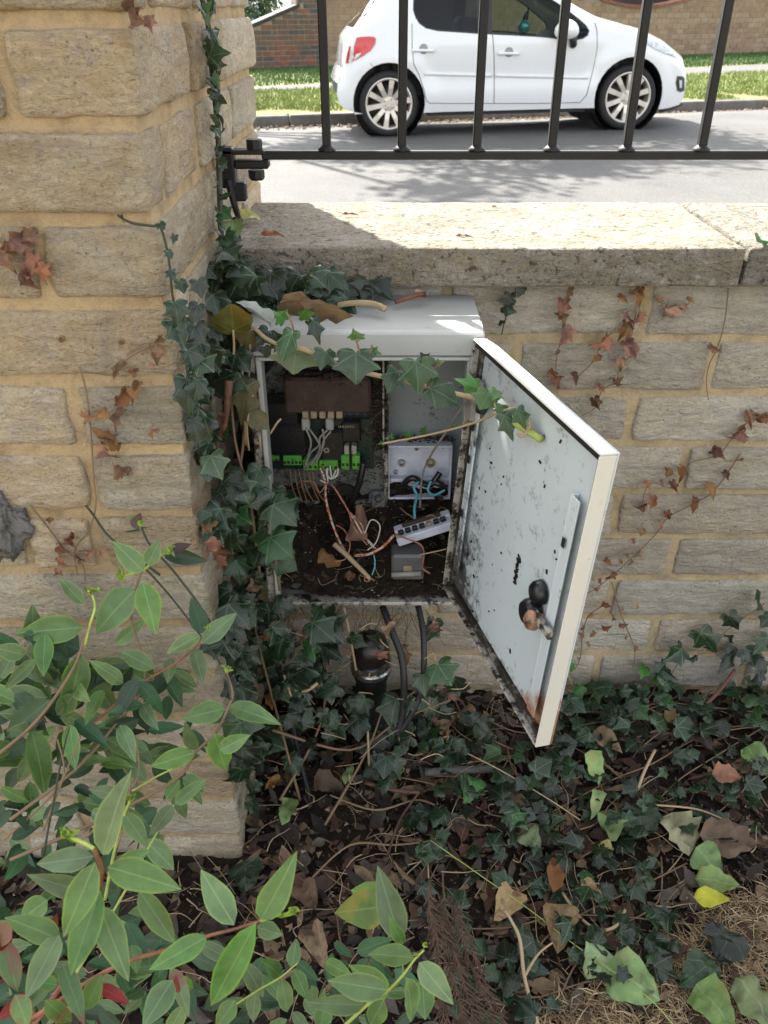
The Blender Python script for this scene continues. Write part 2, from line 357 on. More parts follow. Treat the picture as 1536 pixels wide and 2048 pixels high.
ow(M_OW, (.42, .09, .03), (.5, .42, .36), 260); M_WW = simple('white_wire_mat', (.5, .47, .42), .5); M_BLW = simple('blue_wire_mat', (.1, .35, .42), .45)
M_CHR = simple('steel_mat', (.5, .5, .52), .22, 1.0); M_CLEAR = simple('smoky_plastic_mat', (.11, .11, .11), .15, var=.2); M_WEB = simple('cobweb_mat', (.2, .185, .175), .9, var=.4)
M_KNOB = simple('brown_knob_mat', (.27, .15, .09), .35, var=.9, scale=110)
# ================================================================== SETTING
def sheet(name, rows, m, kind='structure', smooth=False):
    """rows: list of equally long point lists"""
    vs = [p for r in rows for p in r]; n = len(rows[0]); fs = []
    for i in range(len(rows)-1):
        for j in range(n-1): fs.append((i*n+j, i*n+j+1, (i+1)*n+j+1, (i+1)*n+j))
    o = link(name, mesh(name, vs, fs, smooth, m)); o['kind'] = kind; return o
RZ = -0.124
def kerbY(x): return 10.17 + (x+1.5)*0.2985
def pathF(x): return 12.9 + (x+1.34)*0.456
def pathB(x): return 13.5 + (x+1.4)*0.56
def wallY(x): return 16.6 + (x+1.5)*0.52
t = NT('asphalt_mat'); p = t.pos(); n = t.noise(p, 1.3, 4); f = t.noise(p, 60, 3, .8); f2 = t.voro(p, 110)
a = t.ramp(n, [(.3, (.06, .06, .059)), (.7, (.088, .087, .084))]); a = t.mix(t.ramp(f, [(.55, 0.0), (.7, .6)]), a, (.2, .19, .175)); a = t.mix(t.ramp(f, [(.3, .6), (.42, 0.0)]), a, (.03, .03, .03))
t.col(a); t.rough(.85); t.nrm(t.bump(f2, .8, .006)); M_ROAD = t.m
xs = [-60+i*3 for i in range(41)]
rdz = lambda x: RZ+.0146*(max(-3, min(8, x))-.06)
sheet('road', [[(x, 1.26, rdz(x)) for x in xs], [(x, kerbY(x)-1.3 if x > -25 else 1.5, rdz(x)) for x in xs], [(x, max(kerbY(x), 1.9), RZ-.056) for x in xs]], M_ROAD)
t = NT('verge_mat'); p = t.pos(); n = t.noise(p, 2.5, 5); t.col(t.ramp(n, [(.3, (.1, .13, .03)), (.5, (.16, .18, .05)), (.68, (.22, .17, .09))])); t.rough(.95); t.nrm(t.bump(t.noise(p, 40, 5), 1, .03)); M_VERGE = t.m
sheet('verge', [[(x, max(kerbY(x), 1.9)+.12, -.062) for x in xs], [(x, max(pathF(x), 2.5), -.01) for x in xs]], M_VERGE)
M_PATH = simple('footpath_mat', (.085, .082, .08), .9, bump=(60, .6, .004), var=.2, scale=6)
sheet('footpath', [[(x, max(pathF(x), 2.5), -.008) for x in xs], [(x, max(pathB(x), 3), .0) for x in xs]], M_PATH)
sheet('far_grass_strip', [[(x, max(pathB(x), 3), -.001) for x in xs], [(x, max(wallY(x), 5)+.05, .03) for x in xs], [(x, max(wallY(x), 5)+60, .03) for x in xs]], M_VERGE)
sheet('ground', [[(-400, -400, -.35), (400, -400, -.35)], [(-400, 500, -.35), (400, 500, -.35)]], M_VERGE)
# kerb of separate stones
kr = empty('kerb', (-1.5, 10.17, RZ-.056)); kr['kind'] = 'structure'
M_KERB = simple('kerb_mat', (.14, .13, .12), .9, bump=(50, .7, .004), var=.25, scale=9)
kb = MB(); kb.bbox(-.45, .45, 0, .125, -.1, .118, .012); kme = mesh('kerb_stone', kb.v, kb.f, False, M_KERB)
ka = math.atan(.2985)
for i in range(-5, 14):
    o = link('kerb_stone', kme, parent=kr); d = .912*i
    o.location = (d*cos(ka), d*sin(ka), rnd(-.004, .004)); o.rotation_euler = (0, 0, ka+rnd(-.006, .006))
# grass blades on the verge and beyond the path
def blades(name, n, fn, hh, m, label, w=.006, lean=.5):
    vs = []; fs = []
    for i in range(n):
        p = fn()
        if p is None: continue
        h = hh*rnd(.5, 1.3); a = rnd(0, 2*pi); l = V((rnd(-1, 1), rnd(-1, 1), 0))*h*lean; s = V((cos(a), sin(a), 0))*w
        b = len(vs); vs += [p-s, p+s, p+l*.4+V((0, 0, h*.6))+s*.7, p+l*.4+V((0, 0, h*.6))-s*.7, p+l+V((0, 0, h))]
        fs += [(b, b+1, b+2, b+3), (b+3, b+2, b+4)]
    o = link(name, mesh(name, vs, fs, False, m)); tag(o, label, 'grass', kind='stuff'); return o
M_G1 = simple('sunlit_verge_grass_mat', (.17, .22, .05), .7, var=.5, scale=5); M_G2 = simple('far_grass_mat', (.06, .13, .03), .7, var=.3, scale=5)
def fv():
    x = rnd(-3.2, 8.5); a = kerbY(x)+.12; b = pathF(x); u = random.random()**1.2; y = a+(b-a)*u
    if noise.noise(V((x*1.3, y*1.3, 0))) < -.38+.45*(1-min(1, u*6)) - .0: return None
    return V((x, y, -.06+.05*(y-a)/(b-a)))
blades('verge_grass', 45000, fv, .045, M_G1, 'patchy sunlit grass growing on the verge between kerb and footpath', .005)
def fg():
    x = rnd(-3, 10); a = pathB(x); b = wallY(x); y = rnd(a, b); return V((x, y, .03*(y-a)/(b-a)))
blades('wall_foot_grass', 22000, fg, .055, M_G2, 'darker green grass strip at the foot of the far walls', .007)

# ------------------------------------------------------------------ far walls
def dirw(x0, x1):
    a = V((x0, wallY(x0), 0)); b = V((x1, wallY(x1), 0)); return a, (b-a).normalized(), (b-a).length
WA = math.atan(.52)
def brick_wall(name, label, x0, x1, top, bl, bh, mats, mor, limit, see, thick=.24):
    a, u, L = dirw(x0, x1); root = empty(name, a, WA, label, 'wall')
    # mortar core under the top line
    k = 24; mb = MB()
    for i in range(k):
        s0 = L*i/k; s1 = L*(i+1)/k; h0 = top(s0); h1 = top(s1)
        mb.add([(s0, .008, -.15), (s1, .008, -.15), (s1, .008, h1), (s0, .008, h0), (s0, thick, -.15), (s1, thick, -.15), (s1, thick, h1), (s0, thick, h0)],
               [(0, 1, 2, 3), (5, 4, 7, 6), (3, 2, 6, 7), (0, 3, 7, 4), (1, 5, 6, 2)])
    mb.build('mortar', mor, root)
    ms = {}
    def bm_(l):
        l = round(l, 3)
        if l not in ms:
            q = MB(); q.bbox(-l/2+.005, l/2-.005, 0, .05, .005, bh-.006, .004); ms[l] = [mesh('brick', q.v, q.f, False, m) for m in mats]
        return ms[l]
    rest = MB(); cnt = 0; z = -.15; row = 0
    while z < 3:
        s = -bl*(.5 if row % 2 else 0); j = 0
        while s < L:
            l = bl if not (bl < .23 and (j+row) % 3 == 0 and len(mats) > 2) else bl/2
            c0 = max(s, 0); c1 = min(s+l, L); lc = c1-c0; mid = (c0+c1)/2
            if lc > .03 and z+bh*.9 <= top(mid)+.01:
                if z > -.02 and see(mid) and cnt < limit:
                    o = link('brick', random.choice(bm_(lc)), parent=root); o.location = (mid, rnd(-.004, .003), z); cnt += 1
                else: rest.bbox(c0+.005, c1-.005, 0, .05, z+.005, z+bh-.006, .004)
            s += l; j += 1
        z += bh; row += 1
    if rest.f:
        o = rest.build('brick_course', mats[0], root); o['kind'] = 'stuff'
    return root, L
M_B1 = simple('brown_brick_mat', (.13, .085, .065), .9, bump=(60, .5, .004), var=.35, scale=12); M_B2 = simple('dark_brick_mat', (.085, .075, .075), .9, var=.3, scale=12)
M_B3 = simple('red_brick_mat', (.19, .085, .055), .9, var=.3, scale=12); M_B4 = simple('buff_brick_mat', (.27, .185, .12), .9, bump=(60, .5, .004), var=.22, scale=5)
M_B5 = simple('pale_buff_brick_mat', (.31, .225, .155), .9, var=.2, scale=5); M_BM = m_mortar('far_mortar_mat', (.3, .25, .2)); M_SLATE = simple('slate_coping_mat', (.035, .028, .028), .8, var=.3, scale=15)
xl = -3.6; xj = atZ(640, 142, .03).x
def topL(s):
    x = xl+s*cos(WA); p = (x-xl)/(xj-xl)
    x600 = xj-.36
    if x > x600: return 1.9
    return .95-(x600-x)*.38
LL0 = 1.5/cos(WA)
lw, LL = brick_wall('brown_brick_wall', "brown and red brick wall whose top slopes up to a pier, beyond the car's tail", xl, xj, topL, .2, .078, [M_B1, M_B2, M_B3, M_B1], M_BM, 190, lambda s: s > LL0)
cp = MB()
for i in range(6):
    s1 = (xj-.36-xl)/cos(WA)-i*.42; s0 = s1-.41
    if s0 < 0: break
    h0 = topL(s0)+.01; h1 = topL(s1-.001)+.01
    q = MB(); q.add([(s0, -.04, h0), (s1, -.04, h1), (s1, .28, h1), (s0, .28, h0), (s0, -.04, h0+.06), (s1, -.04, h1+.06), (s1, .28, h1+.06), (s0, .28, h0+.06)], [(0, 1, 2, 3), (4, 7, 6, 5), (0, 4, 5, 1), (3, 2, 6, 7), (0, 3, 7, 4), (1, 5, 6, 2)])
    q.build('coping_stone', M_SLATE, lw)
xr = 14.0; xd0 = atY(1160, 15, 20).x; xd1 = atY(1400, 15, 20).x
def topR(s):
    x = xj+.01+s*cos(WA); c = (6.1 + 0)
    px = 768+x*F/(wallY(x)*cos(PITCH)+.1)
    if 1150 < px < 1420: return 1.35-.42*sin(pi*(px-1150)/270)**.6
    return 1.35
rw, RL = brick_wall('buff_brick_wall', 'long buff brick garden wall with a dipped top behind the white car', xj+.01, xr, topR, .225, .1, [M_B4, M_B5], M_BM, 290,
    lambda s: (s < 1.0) or (4.2/cos(WA) < s < 10.6/cos(WA)))
q = MB(); k = 60
for i in range(k):
    s0 = RL*i/k; s1 = RL*(i+1)/k; h0 = topR(s0)-.0; h1 = topR(s1)-.0
    q.add([(s0, -.03, h0+.005), (s1, -.03, h1+.005), (s1, .27, h1+.005), (s0, .27, h0+.005), (s0, -.03, h0+.065), (s1, -.03, h1+.065), (s1, .27, h1+.065), (s0, .27, h0+.065)], [(0, 1, 2, 3), (4, 7, 6, 5), (0, 4, 5, 1), (3, 2, 6, 7)])
q.build('coping', M_B3, rw)
# wooden fence behind the dip
a, u, L = dirw(5.0, 10.0); M_FEN = simple('fence_board_mat', (.05, .035, .03), .9, var=.3, scale=12)
fr = empty('board_fence', a+V((-.25, .5, 0)), WA, 'dark wooden board fence showing over the dip of the buff wall', 'fence')
q = MB(); q.box(-.055, .055, 0, .02, 0, 1.7); bme = mesh('board', q.v, q.f, False, M_FEN)
for i in range(int(L/.12)): o = link('board', bme, parent=fr); o.location = (i*.12, rnd(-.006, .006), 0)
q = MB(); q.box(0, L, .021, .06, 1.2, 1.3); q.box(0, L, .021, .06, .4, .5); q.build('rail', M_FEN, fr)

# ------------------------------------------------------------------ leafy helpers for trees
def leafcloud(n, fn, size, m, name, parent):
    vs = []; fs = []
    for i in range(n):
        p = fn(); nn = V((rnd(-1, 1), rnd(-1, 1), rnd(-.3, 1))).normalized(); t_ = nn.orthogonal().normalized()
        t_.rotate(Matrix.Rotation(rnd(0, 6.28), 3, nn)); b_ = nn.cross(t_); s = size*rnd(.6, 1.3); b = len(vs)
        vs += [p-t_*s, p+b_*s*.5, p+t_*s, p-b_*s*.5]; fs.append((b, b+1, b+2, b+3))
    o = link(name, mesh(name, vs, fs, False, m), parent=parent); return o
M_TREE = simple('tree_leaf_mat', (.03, .07, .02), .6, var=.5, scale=4); M_BARK = simple('bark_mat', (.07, .055, .04), .95, bump=(40, .8, .01))
sh = empty('dark_shrub', atY(528, 45, 18.6)*1.0, 0, 'dark rounded evergreen shrub rising over the sloping wall top beside the pillar', 'shrub')
sh.location.z = 0
def fs_():
    d = V((rnd(-1, 1), rnd(-1, 1), rnd(-1, 1))); d = d.normalized()*(random.random()**.3); k = 1+.25*noise.noise(d*2.5)
    return V((d.x*.62*k-.2, d.y*.6*k, .75+d.z*.78*k))
leafcloud(7000, fs_, .035, M_TREE, 'crown', sh); q = MB(); q.tube([(0, 0, 0), (-.1, 0, .8)], [.06, .04]); q.build('trunk', M_BARK, sh)
# street tree: trunk hidden by the pillar, crown over the road
tr = empty('street_tree', (-4.3, 13.2, -.02), 0, 'broad leafy tree on the far verge, its crown overhanging and shading the road', 'tree')
q = MB(); q.tube(spline([(0, 0, -.1), (.1, -.05, 1.5), (.5, -.3, 3), (1.2, -.9, 4.4)]), [.2, .08], 10)
for e in ((3.2, -1.4, 5.2), (4.3, -.4, 4.8), (2.2, -2.6, 5.4), (1.0, .8, 5.6), (-.6, -.8, 5.2), (4.4, -1.6, 5.4)): q.tube(spline([(.5, -.3, 3), ((.5+e[0])/2, (-.3+e[1])/2, 4.3), e]), [.07, .02], 7)
q.build('trunk', M_BARK, tr)
CL = [(V((rnd(-.6, 5.4), rnd(-2.6, 1.0), rnd(4.5, 5.8))), rnd(.3, .65)) for i in range(24)]
def ft():
    c, r_ = random.choice(CL); d = V((random.gauss(0, 1), random.gauss(0, 1), random.gauss(0, .7))); return c+d*r_*.55
leafcloud(13000, ft, .07, M_TREE, 'crown', tr)
# ================================================================== PARKED CAR
M_PAINT = simple('white_car_paint_mat', (.72, .73, .74), .18, var=.01, spec=.6)
M_PAINT.node_tree.nodes['Principled BSDF'].inputs['Coat Weight'].default_value = .6
M_CTRIM = simple('car_black_trim_mat', (.012, .012, .013), .45); M_TYRE = simple('tyre_mat', (.018, .018, .019), .8, bump=(90, .4, .004)); M_ALLOY = simple('alloy_mat', (.62, .58, .52), .35, .6, var=.05)
M_ARED = simple('tail_lamp_red_mat', (.55, .012, .02), .12, spec=.8, var=.2, scale=25); M_LENS = simple('lamp_lens_mat', (.55, .58, .6), .1, spec=.9, var=.3, scale=30)
M_SEAT = simple('car_seat_mat', (.03, .03, .034), .8); M_TEAL = simple('mirror_glass_mat', (.1, .42, .4), .1, .5)
def m_glass(name, tint, a):
    t = NT(name); t.col((.01, .012, .015)); t.rough(.04); t.spec(.9)
    tp = t.n('BsdfTransparent'); tp.inputs[0].default_value = (*tint, 1); ms = t.n('MixShader'); fr_ = t.n('Fresnel'); fr_.inputs[0].default_value = 1.5
    t.l(t.math('ADD', fr_.outputs[0], a, clamp=True), ms.inputs[0]); t.l(tp.outputs[0], ms.inputs[1]); t.l(t.b.outputs[0], ms.inputs[2]); t.l(ms.outputs[0], t.out.inputs[0]); return t.m
M_GLF = m_glass('clear_car_glass_mat', (.62, .72, .66), .06); M_GLR = m_glass('tinted_car_glass_mat', (.2, .24, .28), .3)
P_R = atZ(779, 274, RZ); CYAW = R(5.0); CN_ = V((-sin(CYAW), cos(CYAW), 0))
d_ = ray(1249, 260); P_F = CAM+d_*((P_R-CAM).dot(CN_)/d_.dot(CN_)); WB = (P_F-P_R).length; CU_ = (P_F-P_R).normalized(); CUP = CU_.cross(CN_)
def plan(s, z):
    y = 0
    if s > WB+.05: y += .26*((s-WB-.05)/.62)**2.3
    if s < -.15: y += .15*((-.15-s)/.45)**2.2
    if z > .80: y += .40*(z-.80)**1.3
    return min(y, .4)
def sz(px, py):
    d = ray(px, py); y = 0
    for _ in range(6):
        k = (P_R+CN_*y-CAM).dot(CN_)/d.dot(CN_); p = CAM+d*k-P_R; s = p.dot(CU_); y = .5*y+.5*plan(s, p.dot(CUP))
    return (s, p.dot(CUP))
CW = 1.6
UP_ROOF = [(-.02, 1.22), (.13, 1.32), (.36, 1.375), (.76, 1.40), (1.09, 1.395), (1.34, 1.345), (1.56, 1.245)]
o_rear = [sz(q[0]+9, q[1]) for q in ((717, 227), (700, 224), (682, 219), (670, 208), (665, 190), (666, 166), (672, 145), (678, 138), (678, 122), (681, 98), (684, 78), (700, 56), (722, 34), (742, 15))]
o_front = [sz(q[0]-(6 if q[0] > 1350 else 0), q[1]) for q in ((1146, 7), (1175, 23), (1205, 38), (1235, 46), (1265, 55), (1297, 66), (1331, 84), (1359, 103), (1376, 119), (1381, 133), (1381, 153), (1379, 180), (1374, 200), (1366, 212), (1340, 219), (1316, 223))]
def arch(c, r_, a0, a1, n=18): return [(c[0]+r_*cos(a0+(a1-a0)*i/n), c[1]+r_*sin(a0+(a1-a0)*i/n)) for i in range(n+1)]
RWr = .292; AR = .352
fa = arch((WB, RWr+.01), AR, R(-15), R(195)); ra = arch((0, RWr+.01), AR, R(-15), R(195))
outline = o_rear+UP_ROOF+o_front+fa+ra
top_line = o_rear[5:]+UP_ROOF+o_front[:14]          # runs over the roof from tail to nose
WIN = [sz(*q) for q in ((826, 20), (831, 36), (839, 48), (852, 57), (876, 62.5), (915, 65), (957, 68), (1020, 71), (1081, 74.5), (1122, 79), (1150, 81), (1166, 78), (1176, 71), (1179, 61), (1172, 50), (1160, 39), (1122, 10))]+[(1.50, 1.18), (1.31, 1.27), (1.04, 1.315), (.66, 1.31), (.34, 1.27), (.25, 1.2)]
def inpoly(x, y, P):
    c = False; j = len(P)-1
    for i in range(len(P)):
        if (P[i][1] > y) != (P[j][1] > y) and x < (P[j][0]-P[i][0])*(y-P[i][1])/(P[j][1]-P[i][1])+P[i][0]: c = not c
        j = i
    return c
def ztop(s):
    best = 0
    for i in range(len(top_line)-1):
        a, b = top_line[i], top_line[i+1]
        if min(a[0], b[0]) <= s <= max(a[0], b[0]) and abs(a[0]-b[0]) > 1e-6: best = max(best, a[1]+(b[1]-a[1])*(s-a[0])/(b[0]-a[0]))
    return best or .5
def yin(s, z):
    y = .0
    if z < .38: y += .35*(.38-z)**2+.02*(.38-z)
    if z > .80: y += .40*(z-.80)**1.3
    y += .012*math.exp(-((z-.52)/.11)**2)*(1 if .2 < s < WB-.3 else .3)
    if s > WB+.05: y += .26*((s-WB-.05)/.62)**2.3
    if s < -.15: y += .15*((-.15-s)/.45)**2.2
    for c in (0, WB):
        d = sqrt((s-c)**2+(z-RWr)**2)
        if d < .52: y -= .022*min(1, max(0, (.52-d)/.1))
    zt = ztop(s)
    if zt-z < .1 and z > .5: y += .05*(1-max(0, zt-z)/.1)**2
    return y
def tri_side(P, holes, step=.055, off=0.0, far=False):
    vs = []; es = []
    def loop(Q):
        # resample long edges
        L_ = []
        for i in range(len(Q)):
            a = Q[i]; b = Q[(i+1) % len(Q)]; d = math.hypot(b[0]-a[0], b[1]-a[1]); n_ = max(1, int(d/.06))
            for k in range(n_): L_.append((a[0]+(b[0]-a[0])*k/n_, a[1]+(b[1]-a[1])*k/n_))
        b0 = len(vs); vs.extend(V(q) for q in L_); es.extend((b0+i, b0+(i+1) % len(L_)) for i in range(len(L_)))
    loop(P)
    for h in holes: loop(h)
    x0 = min(p[0] for p in P); x1 = max(p[0] for p in P); z0 = min(p[1] for p in P); z1 = max(p[1] for p in P)
    x = x0+step/2; r_ = 0
    while x < x1:
        z = z0+step/2+(step/2 if r_ % 2 else 0)
        while z < z1:
            if inpoly(x, z, P) and not any(inpoly(x, z, h) for h in holes): vs.append(V((x, z)))
            z += step
        x += step; r_ += 1
    ov, oe, of, *_ = geometry.delaunay_2d_cdt(vs, es, [], 0, 1e-5)
    fs = []
    for f in of:
        cx = sum(ov[i][0] for i in f)/3; cz = sum(ov[i][1] for i in f)/3
        if inpoly(cx, cz, P) and not any(inpoly(cx, cz, h) for h in holes): fs.append(tuple(f))
    if far: return [V((v[0], CW-yin(v[0], v[1])-off, v[1])) for v in ov], fs
    return [V((v[0], yin(v[0], v[1])+off, v[1])) for v in ov], fs
def build_car(paint, root):
    b = MB(); b.add(*tri_side(outline, [WIN])); b.add(*tri_side(outline, [WIN], far=True))
    ws = MB(); ws2 = MB(); K = 12
    for i in range(len(top_line)-1):
        a = top_line[i]; c = top_line[i+1]
        sa = (a[0]+c[0])/2; za = (a[1]+c[1])/2
        isglass = (za > .92 and ((i >= len(o_rear)-5-4 and i < len(o_rear)-5+1) or (i >= len(o_rear)-5+5 and i < len(o_rear)-5+9)))
        def line(p):
            ya = yin(*p); out = []
            for k in range(K+1):
                u_ = k/K; y = ya+(CW-2*ya)*u_; g = sin(pi*u_)**.7
                bx = 0; bz = .035*g
                if p[0] > WB+.1: bx = .07*g*min(1, (p[0]-WB-.1)/.5); bz = .05*g if p[1] > .6 else 0
                elif p[0] < -.2 and p[1] < 1.1: bx = -.05*g*min(1, (-.2-p[0])/.4); bz = 0.0
                out.append(V((p[0]+bx, y, p[1]+bz)))
            return out
        A = line(a); B = line(c); vs = A+B; fs = [(k, k+1, K+1+k+1, K+1+k) for k in range(K)]
        if isglass:
            (ws if sa > .5 else ws2).add(vs, fs[1:-1]); b.add(vs, [fs[0], fs[-1]])
        else: b.add(vs, fs)
    me = mesh('body', b.v, b.f, True, paint); bm = bmesh.new(); bm.from_mesh(me); bmesh.ops.remove_doubles(bm, verts=bm.verts, dist=.0008); bmesh.ops.recalc_face_normals(bm, faces=bm.faces)
    for e in bm.edges:
        if len(e.link_faces) == 2 and e.calc_face_angle(0) > R(38): e.smooth = False
    bm.to_mesh(me); bm.free()
    body = link('body', me, parent=root)
    ws.build('windscreen', M_GLF, root, True); ws2.build('rear_screen', M_GLR, root, True)
    # underside, wheel wells, cabin
    u_ = MB(); u_.box(.4, WB-.4, .1, CW-.1, .17, .24); u_.box(WB+.33, WB+.42, .3, CW-.3, .2, .3); u_.box(-.4, -.33, .3, CW-.3, .22, .3)
    for c in (0, WB):
        for y0 in (.02, CW-.02-.3):
            M_ = Matrix.Translation((c, y0, RWr+.01)) @ Matrix.Rotation(-pi/2, 4, 'X')
            prof = [(AR-.004, 0), (AR-.004, .3), (.05, .3)] if y0 < .5 else [(.05, 0), (AR-.004, 0), (AR-.004, .3)]
            u_.lathe(prof, M_, 28)
    u_.build('underbody', M_CTRIM, root)
    for far in (False, True):
        # glazing: dark surround + panes
        sx = [p[0] for p in WIN]; vs, fs = tri_side(WIN, [], .08, .012, far)
        s955 = sz(955, 68)[0]; s982 = sz(984, 68)[0]; s1122 = sz(1128, 79)[0]
        def clip(lo, hi):
            P = []
            for i in range(len(WIN)):
                a = WIN[i]; c = WIN[(i+1) % len(WIN)]
                for k in range(8): P.append((a[0]+(c[0]-a[0])*k/8, a[1]+(c[1]-a[1])*k/8))
            cx = sum(p[0] for p in P)/len(P); cz = 1.1
            Q = []
            n_ = len(P)
            for i in range(n_):
                a = P[i]; c = P[(i+1) % n_]; t_ = V((c[0]-a[0], c[1]-a[1])); nn = V((-t_.y, t_.x)).normalized() if t_.length > 1e-6 else V((0, 0))
                # inset to leave a rubber line
                q_ = (a[0]+nn.x*.012, a[1]+nn.y*.012)
                if not inpoly(q_[0], q_[1], WIN): q_ = (a[0]-nn.x*.012, a[1]-nn.y*.012)
                Q.append((min(max(q_[0], lo), hi), q_[1]))
            R_ = [Q[0]]
            for q_ in Q[1:]:
                if abs(q_[0]-R_[-1][0])+abs(q_[1]-R_[-1][1]) > 1e-3: R_.append(q_)
            return R_
        panes = [('rear_window', clip(-9, s955), M_GLR), ('front_window', clip(s982, s1122-.01), M_GLF), ('quarter_window', clip(s1122+.01, 9), M_GLF)]
        fr_ = MB(); PP = [p for _, p, _ in panes]
        PP2 = []
        fr_.add(*tri_side(WIN, PP, .08, .006, far)); fr_.build('window_surround', M_CTRIM, root)
        for nm, P, mm in panes:
            g = MB(); g.add(*tri_side(P, [], .09, .012, far)); g.build(nm, mm, root, True)
    def rib(pts, r_, nm, m, off=0.0, k=5, n=5):
        out = []
        P = [sz(*q) for q in pts]; L_ = []
        for i in range(len(P)-1):
            for j in range(k): u2 = j/k; L_.append((P[i][0]+(P[i+1][0]-P[i][0])*u2, P[i][1]+(P[i+1][1]-P[i][1])*u2))
        L_.append(P[-1]); q = MB(); q.tube([(s_, yin(s_, z_)-off, z_) for s_, z_ in L_], r_, n); return q.build(nm, m, root, True)
    M_SEAM = M_CTRIM
    rib([(985, 69), (988, 110), (989, 150), (988, 206)], .0035, 'door_seam', M_SEAM)
    rib([(824, 47), (824, 90), (827, 128), (838, 150), (848, 180), (852, 200), (858, 206), (900, 207), (988, 207), (1080, 207), (1160, 205), (1172, 190), (1186, 140), (1194, 100), (1194, 62), (1190, 45)], .003, 'door_seam', M_SEAM)
    rib([(740, 127), (750, 137)], .002, 'bumper_seam', M_SEAM); rib([(1318, 150), (1310, 175), (1316, 200)], .002, 'bumper_seam', M_SEAM) if False else None
    # side moulding
    for x0, x1, y0, y1 in ((848, 985, 147.5, 151), (991, 1177, 151, 155.5)): rib([(x0, y0), (x1, y1)], .019, 'side_moulding', paint, -.006, 12, 8)
    # handles
    for x0, x1, y0 in ((824, 868, 101), (996, 1038, 107)):
        h = rib([(x0, y0), ((x0+x1)/2, y0), (x1, y0+.5)], .014, 'door_handle', paint, .012, 4, 8)
        cs = sz((x0+x1)/2+1, y0-3); q = MB(); q.lathe([(.001, 0), (.04, .002), (.046, .006), (.048, .012)], Matrix.Translation((cs[0], yin(*cs)-.004, cs[1])) @ Matrix.Rotation(-pi/2, 4, 'X'), 20); q.build('handle_recess', M_LGREY, root, True)
    def patch(P, nm, m, off=-.006, far=False):
        q = MB(); vs, fs = tri_side([sz(*p_) for p_ in P], [], .04, off, far); q.add(vs, fs)
        # give the lamp an edge
        return q.build(nm, m, root, True)
    TL = ((713, 75.5), (722, 73.5), (738, 73), (748, 73.5), (752, 78), (750, 88), (741, 101), (726, 111.5), (709, 121), (704, 122), (707, 112), (708, 92))
    HL = ((1291, 80), (1306, 82), (1326, 90), (1345, 99), (1358, 108), (1366, 116), (1352, 114), (1330, 107), (1308, 97), (1296, 89))
    FG = ((1355, 152), (1367, 153), (1371, 157), (1371, 182), (1362, 185), (1355, 181), (1352, 166))
    for far in (False, True):
        patch(TL, 'tail_lamp', M_ARED, -.008, far); patch(HL, 'headlight', M_LENS, -.006, far); patch(FG, 'fog_light_recess', M_CTRIM, -.004, far)
    patch(((704, 100), (708, 113), (702, 124), (697, 127), (699, 110)), 'tail_lamp_strip', M_LENS, -.01); patch(((698, 92), (701, 92), (697, 126), (691, 127), (694, 108)), 'tail_lamp_strip', M_ARED, -.009)
    patch(((712, 108), (722, 106), (717, 114), (707, 120)), 'reversing_lens', M_LENS, -.013)
    patch(((1359, 160), (1365, 161), (1364, 176), (1360, 176)), 'fog_light', M_LENS, -.012)
    patch(((1314, 219), (1340, 216), (1372, 206), (1368, 212), (1350, 220), (1320, 226)), 'bumper_lip', M_CTRIM, -.006)
    # number plate bracket seen at the nose
    c = sz(1376, 149); q = MB(); q.bbox(c[0]+.0, c[0]+.088, .58, 1.05, c[1]-.035, c[1]+.04, .006); q.build('number_plate', M_CTRIM, root)
    # door mirror
    c = sz(1127, 60); q = MB()
    for i in range(13):
        pass
    bm = bmesh.new(); bmesh.ops.create_icosphere(bm, subdivisions=3, radius=1)
    for v in bm.verts: v.co = V((v.co.x*.115*(1 if v.co.x < 0 else 1.05), v.co.y*.085, v.co.z*.092*(1.0 if v.co.z > 0 else .85)-.012*v.co.x*v.co.x))
    me = bpy.data.meshes.new('mirror_cap'); bm.to_mesh(me); bm.free(); me.polygons.foreach_set('use_smooth', [True]*len(me.polygons)); me.materials.append(paint)
    link('mirror_cap', me, parent=root, mat=Matrix.Translation((c[0], -.09, c[1])))
    c = sz(1148, 84); q = MB(); q.tube([(c[0]+.0, .06, c[1]-.03), (c[0]-.01, -.02, c[1]-.02), (c[0]-.03, -.06, c[1]+.05)], .035, 10); q.build('mirror_foot', M_CTRIM, root, True)
    # far mirror through the window
    c = sz(1071, 56); q = MB(); q.lathe([(.001, 0), (.055, 0), (.06, .01), (.05, .03)], Matrix.Translation((c[0], .5, c[1])) @ Matrix.Rotation(-pi/2, 4, 'X') @ Matrix.Rotation(.3, 4, 'Y'), 20); q.build('far_door_mirror', M_TEAL, root, True)
    # seats, wheel
    q = MB()
    for s_, in ((.95,), (.95,)): pass
    for y0 in (.25, .95):
        q.bbox(.95, 1.4, y0, y0+.48, .25, .55, .05); q.bbox(.82, .98, y0, y0+.48, .5, 1.0, .05); q.bbox(.0, .4, y0-.05, y0+.55, .3, .52, .05); q.bbox(-.1, .06, y0-.05, y0+.55, .5, .85, .04)
    q.bbox(1.75, 2.35, .12, CW-.12, .5, .86, .06); q.build('interior', M_SEAT, root)
    c = sz(1098, 60); q = MB(); pts = [(c[0]+.05*cos(w)*.5-.03*cos(w)*0+.07*sin(w)*.4, 1.1+.17*cos(w), c[1]-.02+.17*sin(w)*.9) for w in [2*pi*i/20 for i in range(21)]]; q.tube(pts, .014, 6); q.build('steering_wheel', M_SEAT, root, True)
